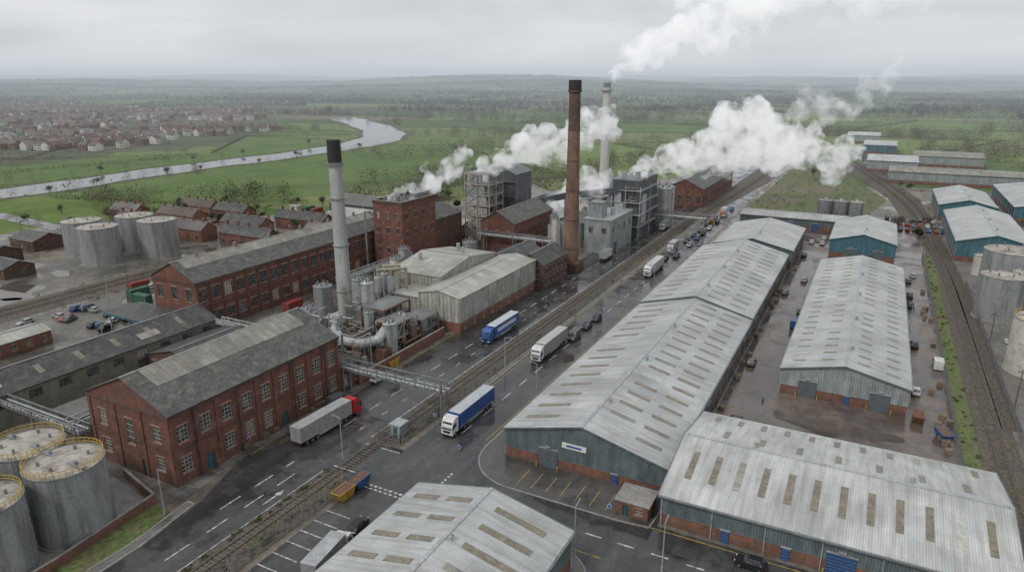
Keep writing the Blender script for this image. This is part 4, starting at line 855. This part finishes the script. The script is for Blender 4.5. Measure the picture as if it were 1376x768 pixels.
def cont_mesh(col,L=6.1):
    g=Geo();c=mk('container_'+col[0],col[1],tuple(x*.7 for x in col[1]),scale=.8,rough=.6,pattern='rib',per=.5)
    g.box(-1.2,1.2,-L/2,L/2,.15,2.6,c)
    for x in(-1.2,1.2):
        for y in(-L/2,L/2): g.box(x-.08,x+.08,y-.08,y+.08,0,2.65,STEEL)
        g.box(x-.06,x+.06,-L/2,L/2,2.56,2.68,c);g.box(x-.06,x+.06,-L/2,L/2,.05,.2,c)
    for x in(-.6,.6):g.box(x-.03,x+.03,-L/2-.08,-L/2,.2,2.5,STEEL)
    return g.mesh('shipping_container')
CTM=[cont_mesh(c) for c in(('red',(.28,.05,.035)),('blue',(.03,.10,.25)),('green',(.04,.13,.08)),('white',(.55,.55,.52)),('orange',(.4,.14,.03)),('grey',(.22,.22,.22)),('white',(.55,.55,.52)))]
for i in range(24): place(CTM[R.randint(0,6)],'shipping_container',(R.uniform(-204,-178),R.uniform(120,196),.1),R.choice([0,PIc/2])+R.uniform(-.1,.1))
for i in range(16): place(CTM[R.randint(0,6)],'shipping_container',(R.uniform(-262,-205),R.uniform(236,258),.1),R.choice([0,PIc/2])+R.uniform(-.1,.1))
for i in range(14): place(CTM[R.randint(0,6)],'shipping_container',(R.uniform(33,70),R.uniform(100,280),.14),R.choice([0,PIc/2]))
for i in range(8): place(CTM[R.randint(0,6)],'shipping_container',(R.uniform(-162,-150),R.uniform(232,239),.1),R.choice([0,PIc/2]))
for p in((-134,120),(-140,126),(-126,136),(-145,140)): place(CTM[R.randint(0,6)],'shipping_container',(p[0],p[1],.1),0)
def skip_mesh(c):
    g=Geo();m=paint(*c)
    g.hexa([(-.9,-1.2,.1),(.9,-1.2,.1),(.9,1.2,.1),(-.9,1.2,.1),(-1.,-2,1.6),(1.,-2,1.6),(1.,2,1.6),(-1.,2,1.6)],m);g.box(-.9,.9,-1.8,1.8,1.601,1.62,RUST)
    for s in(-1,1): g.box(s*1.02-.06,s*1.02+.06,-1.9,1.9,1.5,1.66,m);g.beam((s*1.0,0,.4),(s*1.05,0,1.5),.15,.15,m)
    return g.mesh('waste_skip')
SK=[skip_mesh(('skip_yellow',(.45,.28,.03))),skip_mesh(('skip_blue',(.03,.1,.25))),skip_mesh(('skip_rust',(.2,.1,.06)))]
for i,(x,y,r) in enumerate(((-68.9,73.5,0),(-68.9,77.4,0),(-20,124,1.5),(-94.5,120,0),(-17,119,0),(14,146,0),(-64,322,0),(18,140,.3),(21,112,1.3))): place(SK[i%3 if i>1 else i],'waste_skip',(x,y,.15),r)
def pallet_stack():
    g=Geo();w_=mk('pallet_wood',(.26,.2,.13),(.17,.13,.09),scale=1.5,rough=.85)
    for k in range(6):
        for i in range(5): g.box(-.5+i*.22,-.36+i*.22,-.6,.6,.12+k*.15,.145+k*.15,w_)
        for j in(-.55,0,.5): g.box(-.5,.52,j-.05,j+.05,.02+k*.15,.12+k*.15,w_)
    return g.mesh('pallet_stack')
PM=pallet_stack()
for i in range(84):
    a=R.choice([(-21,-14,122,127),(-34,-24,342,345),(32,66,70,180),(-140,-120,120,182),(17,19.5,126,245),(-96,-94.8,63,100),(-22,-21,130,240),(-22,-21,130,240),(17,19.5,122,150)])
    place(PM,'pallet_stack',(R.uniform(a[0],a[1]),R.uniform(a[2],a[3]),.14),R.choice([0,.1,PIc/2]))
def ibc():
    g=Geo();g.box(-.5,.5,-.6,.6,.15,1.1,WHT)
    for i in range(5):
        z=.2+i*.22
        for s in(-1,1): g.box(-.54,.54,s*.62-.02,s*.62+.02,z,z+.03,STEEL);g.box(s*.52-.02,s*.52+.02,-.62,.62,z,z+.03,STEEL)
    g.box(-.55,.55,-.65,.65,0,.13,DARK);g.cyl((0,0,1.1),(0,0,1.18),.2,.2,DARK,10);return g.mesh('ibc_tank')
IB=ibc()
for i in range(40):
    a=R.choice([(-20.5,-16,121.5,126),(32,60,150,240),(-118,-96,111,114),(-140,-122,118,150),(-119,-117.5,66,100)])
    place(IB,'ibc_tank',(R.uniform(a[0],a[1]),R.uniform(a[2],a[3]),.14),R.uniform(0,.3))
def lamp_mesh(h=8.):
    g=Geo();g.cyl((0,0,0),(0,0,1.2),.13,.12,STEELL,10);g.cyl((0,0,1.2),(0,0,h),.10,.07,STEELL,8);g.beam((0,0,h),(1.3,0,h+.25),.09,.09,STEELL)
    g.hexa([(1.1,-.14,h+.14),(1.8,-.12,h+.22),(1.8,.12,h+.22),(1.1,.14,h+.14),(1.1,-.12,h+.3),(1.75,-.1,h+.34),(1.75,.1,h+.34),(1.1,.12,h+.3)],STEEL);g.box(1.2,1.7,-.09,.09,h+.12,h+.2,WHT);return g.mesh('street_lamp')
LM=lamp_mesh()
for x,y,r in((-90.4,57,0),(-76.9,82.5,180),(-18.5,79.5,90),(-56.8,120,180),(-56.8,160,180),(-93.6,160,0),(-93.6,205,0),(-56.8,205,180),(-93.6,250,0),(-56.8,246,180),(-93.6,300,0),(-30.5,77.5,90),(13.5,200,0),(-172,100,0),(-200,120,0),(-69.7,130,0)): place(LM,'street_lamp',(x,y,.15),math.radians(r))
def pole():
    g=Geo();g.cyl((0,0,0),(0,0,9),.14,.1,BARK,8);g.beam((-.9,0,8.4),(.9,0,8.4),.1,.12,BARK)
    for x in(-.8,0,.8): g.cyl((x,0,8.45),(x,0,8.65),.05,.05,WHT,6)
    return g.mesh('utility_pole')
PO=pole()
for x,y in((-205,90),(-205,130),(-205,170),(-205,210),(31.5,120),(31.5,160),(31.3,200),(-300,150)): place(PO,'utility_pole',(x,y,.1),0)
E=Ent('crossing_cabin',(-73,94,0));E.g('walls').box(-74.4,-72.2,93,95.6,.15,2.6,CLG);E.g('roof').box(-74.6,-72,92.8,95.8,2.6,2.75,STEELL);E.g('door').box(-73.6,-72.8,92.95,93,.2,2.2,DOOR);E.done()
def sign():
    g=Geo();g.cyl((0,0,0),(0,0,2.6),.04,.04,STEEL,8);g.cyl((0,-.05,2.4),(0,-.02,2.4),.35,.35,WHT,20);g.cyl((0,-.06,2.4),(0,-.052,2.4),.28,.28,paint('sign_blue',(.03,.1,.35)),20);return g.mesh('traffic_sign')
SG=sign()
for x,y in((-69,100),(-58.5,92),(-93.7,77),(-57.5,78.5),(-29,87.6)): place(SG,'traffic_sign',(x,y,.2),0)
# ------------------------------------------------------------------ town
def town():
    g=Geo();cs=[];rs=[];cnt=0;rng=random.Random(3)
    for blk in range(430):
        bx=rng.uniform(-1850,-530);by=rng.uniform(40,1060)
        lim=85 if by<330 else 170 if by<600 else 120
        if rdist(bx,by)<lim+15 or by>1000 or (by>700 and bx>-900):continue
        th=rng.choice([.2,.25,1.75,1.8,.9,1.3]);cx,sx=math.cos(th),math.sin(th);n=rng.randint(3,8)
        rm0=rng.choice([ROOFT,ROOFG,ROOFB,ROOFB]);wm0=rng.choice([HBR,HBR,REND])
        for k in range(n):
            for row in(0,1):
                x=bx+cx*(k-n/2)*14-sx*row*30+rng.uniform(-2,2);y=by+sx*(k-n/2)*14+cx*row*30+rng.uniform(-2,2)
                if rdist(x,y)<lim or rng.random()<.2:continue
                w_=rng.uniform(3.6,5.4);d_=rng.uniform(3.4,4.6);h=rng.uniform(4.6,5.9);wm=wm0 if rng.random()<.65 else rng.choice([HBR,REND]);rm=rm0 if rng.random()<.6 else rng.choice([ROOFT,ROOFG,ROOFB])
                T=lambda a,b,z:(x+cx*a-sx*b,y+sx*a+cx*b,z)
                g.poly([T(-w_,-d_,0),T(w_,-d_,0),T(w_,-d_,h),T(-w_,-d_,h)],wm);g.poly([T(w_,-d_,0),T(w_,d_,0),T(w_,d_,h),T(w_,0,h+2.8),T(w_,-d_,h)],wm)
                g.poly([T(w_,d_,0),T(-w_,d_,0),T(-w_,d_,h),T(w_,d_,h)],wm);g.poly([T(-w_,d_,0),T(-w_,-d_,0),T(-w_,-d_,h),T(-w_,0,h+2.8),T(-w_,d_,h)],wm)
                g.poly([T(-w_-.3,-d_-.3,h-.1),T(w_+.3,-d_-.3,h-.1),T(w_+.3,0,h+2.9),T(-w_-.3,0,h+2.9)],rm);g.poly([T(w_+.3,d_+.3,h-.1),T(-w_-.3,d_+.3,h-.1),T(-w_-.3,0,h+2.9),T(w_+.3,0,h+2.9)],rm)
                for q in(-.45,.2,.62): 
                    for zz in(1.,3.3): g.poly([T(w_*q,-d_-.04,zz),T(w_*q+1.3,-d_-.04,zz),T(w_*q+1.3,-d_-.04,zz+1.2),T(w_*q,-d_-.04,zz+1.2)],GLASS)
                a=T(w_*.6,0,h+2.5);g.box(a[0]-.4,a[0]+.4,a[1]-.4,a[1]+.4,h+2,h+4,HBR)
                for _ in range(rng.choice([1,2,2,3,4])):
                    s=rng.uniform(1.8,5.);cs.append((x+rng.uniform(-20,20),y+rng.uniform(-20,20),s*.95));rs.append((s*.9,s*.9,s))
                cnt+=1
    g.obj('town_houses');return cs,rs,cnt
tc,tr,cnt=town();print('houses',cnt,'treesT',len(tc))
# ------------------------------------------------------------------ vegetation
def inside_site(x,y):
    if -310<x<100 and -50<y<345: return True
    if -125<x<100 and y<500: return True
    if -110<x<40 and y<760: return True
    return False
hc=[];hr=[];far_c=[];far_r=[]
ca_,sa_=math.cos(math.radians(27.56)),math.sin(math.radians(27.56))
def visible(x,y,m=.85):
    f_=-x*sa_+y*ca_;l_=x*ca_+y*sa_;return f_>120 and abs(l_)<f_*m+60
for i in range(NXn+1):
    for j in range(NYn+1):
        for di,dj in((1,0),(0,1)):
            if i+di>NXn or j+dj>NYn:continue
            a=ND[i,j];b=ND[i+di,j+dj];m=(a+b)/2
            if not visible(*m):continue
            dist=math.hypot(*m)
            if dist>7500 or NR.rand()<.06:continue
            L=np.hypot(*(b-a));st=1.8 if dist<1300 else 4.5 if dist<2800 else 11.
            k=int(L/st);tre=NR.rand()
            for q in range(k):
                p=a+(b-a)*(q+NR.rand()*.6)/k
                if inside_site(*p):continue
                rdv=rdist(*p) if dist<2300 else 999
                if rdv<38 or (rdv<165 and p[1]<740 and p[0]>-520 and tre>.6):continue
                z=float(hgt(p[0],p[1]));s=st*.75
                if dist<1300: hc.append((p[0],p[1],z+1.));hr.append((s,s*.7,1.4))
                else: far_c.append((p[0],p[1],z+2.));far_r.append((s,s*.6,2.4+NR.rand()*2))
                if NR.rand()<(.07 if dist<1300 else .28)*(2.4 if tre<.4 else .5):
                    hh=NR.uniform(3.5,6);far_c.append((p[0],p[1],z+hh));far_r.append((hh*.9,hh*.9,hh))
tri_object('hedgerows',clump_tris(hc,hr,15,.5),HEDGE)
def wood(cx,cy,rx,ry,n,rot_=0,hh=(4,7),ex=25):
    for k in range(n):
        a=NR.rand()*6.283;r=NR.rand()**.5;x=rx*r*math.cos(a);y=ry*r*math.sin(a)
        X=cx+x*math.cos(rot_)-y*math.sin(rot_);Y=cy+x*math.sin(rot_)+y*math.cos(rot_);h=NR.uniform(*hh)
        if rdist(X,Y)<ex:continue
        far_c.append((X,Y,float(hgt(X,Y))+h*.95));far_r.append((h*.75,h*.75,h))
for k in range(220):
    d=NR.uniform(1000,7500);an=math.radians(NR.uniform(-68,16));X=math.sin(an)*d;Y=math.cos(an)*d
    if rdist(X,Y)<150 and Y<900:continue
    if -1700<X<-500 and Y<1000 and d<1900 and NR.rand()<.8:continue
    s=d/1500+.3;wood(X,Y,NR.uniform(50,190)*s**.5,NR.uniform(14,38)*s**.5,int(50+22*s),NR.uniform(-.3,.3)+.48,(4.5,7.5))
wood(-330,500,60,12,50,.9);wood(-250,380,60,12,60,.8);wood(-200,420,60,25,90,.9);wood(-150,520,40,30,70);wood(-300,640,110,14,100,1.0);wood(-120,640,25,110,120)
wood(120,560,35,80,110);wood(160,760,140,40,200,.1);wood(-10,900,120,50,200,.2);wood(-690,590,120,14,90,.8);wood(110,420,20,80,60);wood(60,680,60,14,60,.1);wood(-20,500,24,8,24,.2,(3,5))
wood(-300,262,26,6,30,.5);wood(-350,222,26,6,26);wood(-190,345,60,8,70,.8);wood(-850,945,45,22,90,.7,(4,6),0);wood(-480,960,200,30,180,.4);wood(-230,300,30,6,30,.7)
wood(-440,60,12,50,50,0,(3.5,6),0);wood(-424,130,7,70,34,0,(3,5),10);wood(-480,300,5,120,26,0,(3,5),20);wood(-400,700,120,25,90,.5);wood(-418,330,4,120,26,0,(2.5,4.5),20);wood(-410,480,30,5,16,.9,(3,5))
TS=[(-330,205),(-318,198),(-305,215),(-286,236),(-262,262),(-246,286),(-226,300),(-204,316),(-345,176),(-300,170),(-310,140),(-196,262),(-160,340),(-150,352),(-130,400)]
for x,y in TS: wood(x,y,7,5,6,0,(2.2,4.2))
FC=np.array(far_c);FR=np.array(far_r);dd=np.hypot(FC[:,0],FC[:,1])
nearm=dd<1300
for nm,msk,K,sf,mt in(('distant_trees',~nearm,15,.4,FARF),('woodland_trees',nearm,100,.115,TWIG)):
    c_=FC[msk];r_=FR[msk];tri_object(nm,clump_tris(c_,r_,K,r_.mean(axis=1)*sf),mt);print(nm,len(c_))
tri_object('town_trees',clump_tris(tc,tr,30,.6),HEDGE)
def tree_mesh(seed,h=11,evg=False):
    rg=random.Random(seed);g=Geo();tips=[]
    def br(p,d,L,r,lv):
        q=p+d*L;g.cyl(p,q,r,r*.6,BARK,5 if lv<2 else 3,False)
        if lv>=2:tips.append((q+p)/2)
        if lv>=4: tips.append(q);return
        for k in range(3 if not evg else 4):
            nd=(d+Vector((rg.uniform(-1,1),rg.uniform(-1,1),rg.uniform(-.15,.6)))*.85).normalized();br(p+d*L*rg.uniform(.5,1),nd,L*rg.uniform(.66,.86),r*.52,lv+1)
    br(Vector((0,0,0)),Vector((0,0,1)),h*.24,h*.017,0)
    for q in tips:
        for k in range(7):
            d=Vector((rg.gauss(0,1),rg.gauss(0,1),rg.gauss(.3,.8))).normalized();L=rg.uniform(.7,1.7)*h/11;s=Vector((rg.gauss(0,1),rg.gauss(0,1),rg.gauss(0,1))).normalized()*(.045 if not evg else .35)
            p=q+d*L*.2;g.poly([p-s,p+s,p+d*L],TWIG if not evg else EVG)
    return g.mesh('bare_tree')
TM=[tree_mesh(i,9+i*1.2) for i in range(4)];TE=tree_mesh(9,7,True)
spots=[(-330,205),(-318,198),(-305,215),(-298,222),(-286,236),(-272,244),(-262,262),(-250,268),(-240,292),(-226,300),(-212,306),(-204,316),(-196,322),(-246,296),(-422,258),(-426,310),(-430,340),(-426,390),(-425,430),(-418,228),(-484,300),(-488,380),(-486,430),(-496,520),(-434,520),(-345,176),(-352,196),(-300,170),(-310,140),(-196,262),(-190,272),(-170,270),(-160,340),(-150,352),(-140,330),(-130,400),(-120,420),(-170,350),(-180,340),(12,338),(18,352),(24,362),(60,365),(70,370),(20,470),(14,480),(-30,480),(-36,500),(-120,455),(-112,470),(-104,490),(-300,250),(-320,238),(-270,216),(-240,214),(-220,218),(-262,200),(-210,200)]
for i,(x,y) in enumerate(spots): place(TM[i%4],'bare_tree',(x,y,0),R.uniform(0,6),R.uniform(.65,1.0))
for x,y in((-318,180),(-280,215),(-262,216),(20,330),(-188,300),(-235,235)): place(TE,'evergreen_tree',(x,y,0),R.uniform(0,6),R.uniform(.8,1.2))
sc_=[];sr_=[]
for k in range(860):
    x,y=R.choice([(R.uniform(-72.8,-71),R.uniform(92,330)),(R.uniform(21,23.3),R.uniform(124,340)),(R.uniform(-77,-76.2),R.uniform(0,78)),(R.uniform(-225,-204),R.uniform(60,320)),(R.uniform(-72.6,-71),R.uniform(10,78)),(R.uniform(24,36),R.uniform(300,420)),(R.uniform(-58,-30),R.uniform(345,560)),(R.uniform(-93,-92),R.uniform(-5,42)),(R.uniform(-330,-200),R.uniform(175,300)),(R.uniform(-330,-230),R.uniform(240,260)),(R.uniform(-20,60),R.uniform(430,500)),(-452+R.choice([-24,24])+R.uniform(-3,3),R.uniform(150,460)),(R.uniform(-50,10),R.uniform(350,430))])
    s=R.uniform(.25,.8)*(1.8 if y>345 or x<-200 else .7);sc_.append((x,y,s*.7));sr_.append((s,s*1.4,s*.8))
tri_object('scrub_bushes',clump_tris(sc_,sr_,60,.2),SHRUB)
flat('grass_verge',[(-56,358),(-2,362),(8,430),(-14,520),(-24,560),(-54,640)],.14,mk('rough_grass',(.095,.13,.048),(.13,.13,.065),scale=.04,rough=.9,fine=.3,fscale=.5,c3=(.15,.13,.095),c3s=.03,c3r=(.53,.63)))
# ------------------------------------------------------------------ steam
def steam(name,path,n,dens=.16,em=.37,seed=1,vox=.8,disp=2.2,noise=.2,lo=.38,band=.30):
    rg=random.Random(seed);bm=bmesh.new()
    P=[np.array(p) for p in cr([p for p in path],10)]
    for k in range(n):
        u=(k+rg.random()*.8)/n*(len(P)-1);i=min(int(u),len(P)-2);q=P[i]*(1-u+i)+P[i+1]*(u-i);r=q[3]
        s=r*rg.uniform(.3,.7);o=Vector((rg.gauss(0,1),rg.gauss(0,1),rg.gauss(0,1)))*r*.45
        bmesh.ops.create_icosphere(bm,subdivisions=2,radius=s,matrix=Matrix.Translation(Vector(q[:3])+o))
    me=bpy.data.meshes.new(name);bm.to_mesh(me);bm.free();o=bpy.data.objects.new(name,me);COL.objects.link(o)
    md=o.modifiers.new('r','REMESH');md.mode='VOXEL';md.voxel_size=vox
    for sz,st in((disp*2.2,disp),(disp*.8,disp*.5)):
        tx=bpy.data.textures.new('t','CLOUDS');tx.noise_scale=sz;tx.noise_depth=3;d=o.modifiers.new('d','DISPLACE');d.texture=tx;d.strength=st*1.7;d.mid_level=.55;d.texture_coords='GLOBAL'
    m=bpy.data.materials.new(name);m.use_nodes=True;nt=m.node_tree;nt.nodes.clear();t=NT(nt)
    out=t.n('ShaderNodeOutputMaterial')
    Pn=t.n('ShaderNodeNewGeometry').outputs['Position'];nz=t.n('ShaderNodeTexNoise',{'Vector':Pn,'Scale':noise,'Detail':2.,'Roughness':.6,'Distortion':.5}).outputs[0]
    dn=t.rng(nz,lo,lo+band,.0,dens*1.9)
    sca=t.n('ShaderNodeVolumeScatter',{'Color':(.95,.965,.99,1),'Density':dn,'Anisotropy':.1})
    emn=t.n('ShaderNodeEmission',{'Color':(.94,.965,1,1),'Strength':t.math('MULTIPLY',dn,em)})  # glow added to the steam in place of multiply scattered light
    nt.links.new(t.n('ShaderNodeAddShader',{0:sca.outputs[0],1:emn.outputs[0]}).outputs[0],out.inputs['Volume']);me.materials.append(m)
    try: m.cycles.volume_step_rate=3.
    except Exception: pass
W_=(.886,.463)
def wp(x,y,z,pts): return [(x+W_[0]*d,y+W_[1]*d,z+u,r) for d,u,r in pts]
steam('steam_plume',wp(-91,288,25,[(-3,-1,2.5),(6,3,5.5),(18,8,8.5),(32,12,9.5),(46,18,12),(60,14,11),(76,9,8.5),(90,8,6)]),120,seed=2,dens=.14)
steam('steam_plume',wp(-91,288,38,[(62,8,5),(74,18,6),(84,12,6),(95,22,6),(104,30,5)]),60,dens=.05,seed=12,noise=.14)
steam('steam_plume',wp(-136,238,29,[(-2,-1,3),(6,4,5.),(16,8,7),(27,12,7.5),(40,17,6.5),(50,22,4)]),90,seed=3,dens=.16)
steam('steam_plume',wp(-147,190,25,[(-1,-1,1.5),(5,2,3),(12,5,4.2),(20,8,4.5),(25,13,3.5),(26,18,2)]),65,seed=4,vox=.6,disp=1.5,dens=.18)
steam('steam_plume',wp(-109,299,65,[(2,2,2.5),(10,7,5.5),(22,14,8),(38,21,9.5),(54,26,10),(66,30,8)]),90,dens=.075,seed=5,vox=.9,disp=2.6,noise=.13,em=.47,lo=.36)
steam('steam_plume',wp(-109,299,66,[(56,26,8),(74,32,10),(96,36,12),(128,42,14)]),60,dens=.03,seed=15,vox=1.1,disp=3.,noise=.09,em=.47)
steam('steam_plume',wp(-122,262,10,[(0,0,4),(8,4,6.5),(16,8,7.5),(25,14,6)]),45,seed=6,dens=.13)
steam('steam_plume',wp(-80,380,14,[(0,0,3),(10,5,6),(24,10,8),(40,15,8)]),45,seed=16,dens=.08)
# haze: absorbing volume over the far landscape; its emission stands in for scattered light
ha=math.radians(27.56)
def hp(f_,l_): return (-f_*math.sin(ha)+l_*math.cos(ha),f_*math.cos(ha)+l_*math.sin(ha))
pts=[hp(360,-900),hp(360,500),hp(11500,9500),hp(11500,-9500)]
m=bpy.data.materials.new('haze');m.use_nodes=True;nt=m.node_tree;nt.nodes.clear();t=NT(nt)
S=1/4200.
ab=t.n('ShaderNodeVolumeAbsorption',{'Color':(0,0,0,1),'Density':S});em=t.n('ShaderNodeEmission',{'Color':(.51,.57,.625,1),'Strength':S});ad=t.n('ShaderNodeAddShader',{0:ab.outputs[0],1:em.outputs[0]})
t.n('ShaderNodeOutputMaterial',{'Volume':ad.outputs[0]})
g=Geo();g.hexa([(p[0],p[1],-60) for p in pts]+[(p[0],p[1],125) for p in pts],m);g.obj('haze')
print('objs',len(bpy.data.objects))
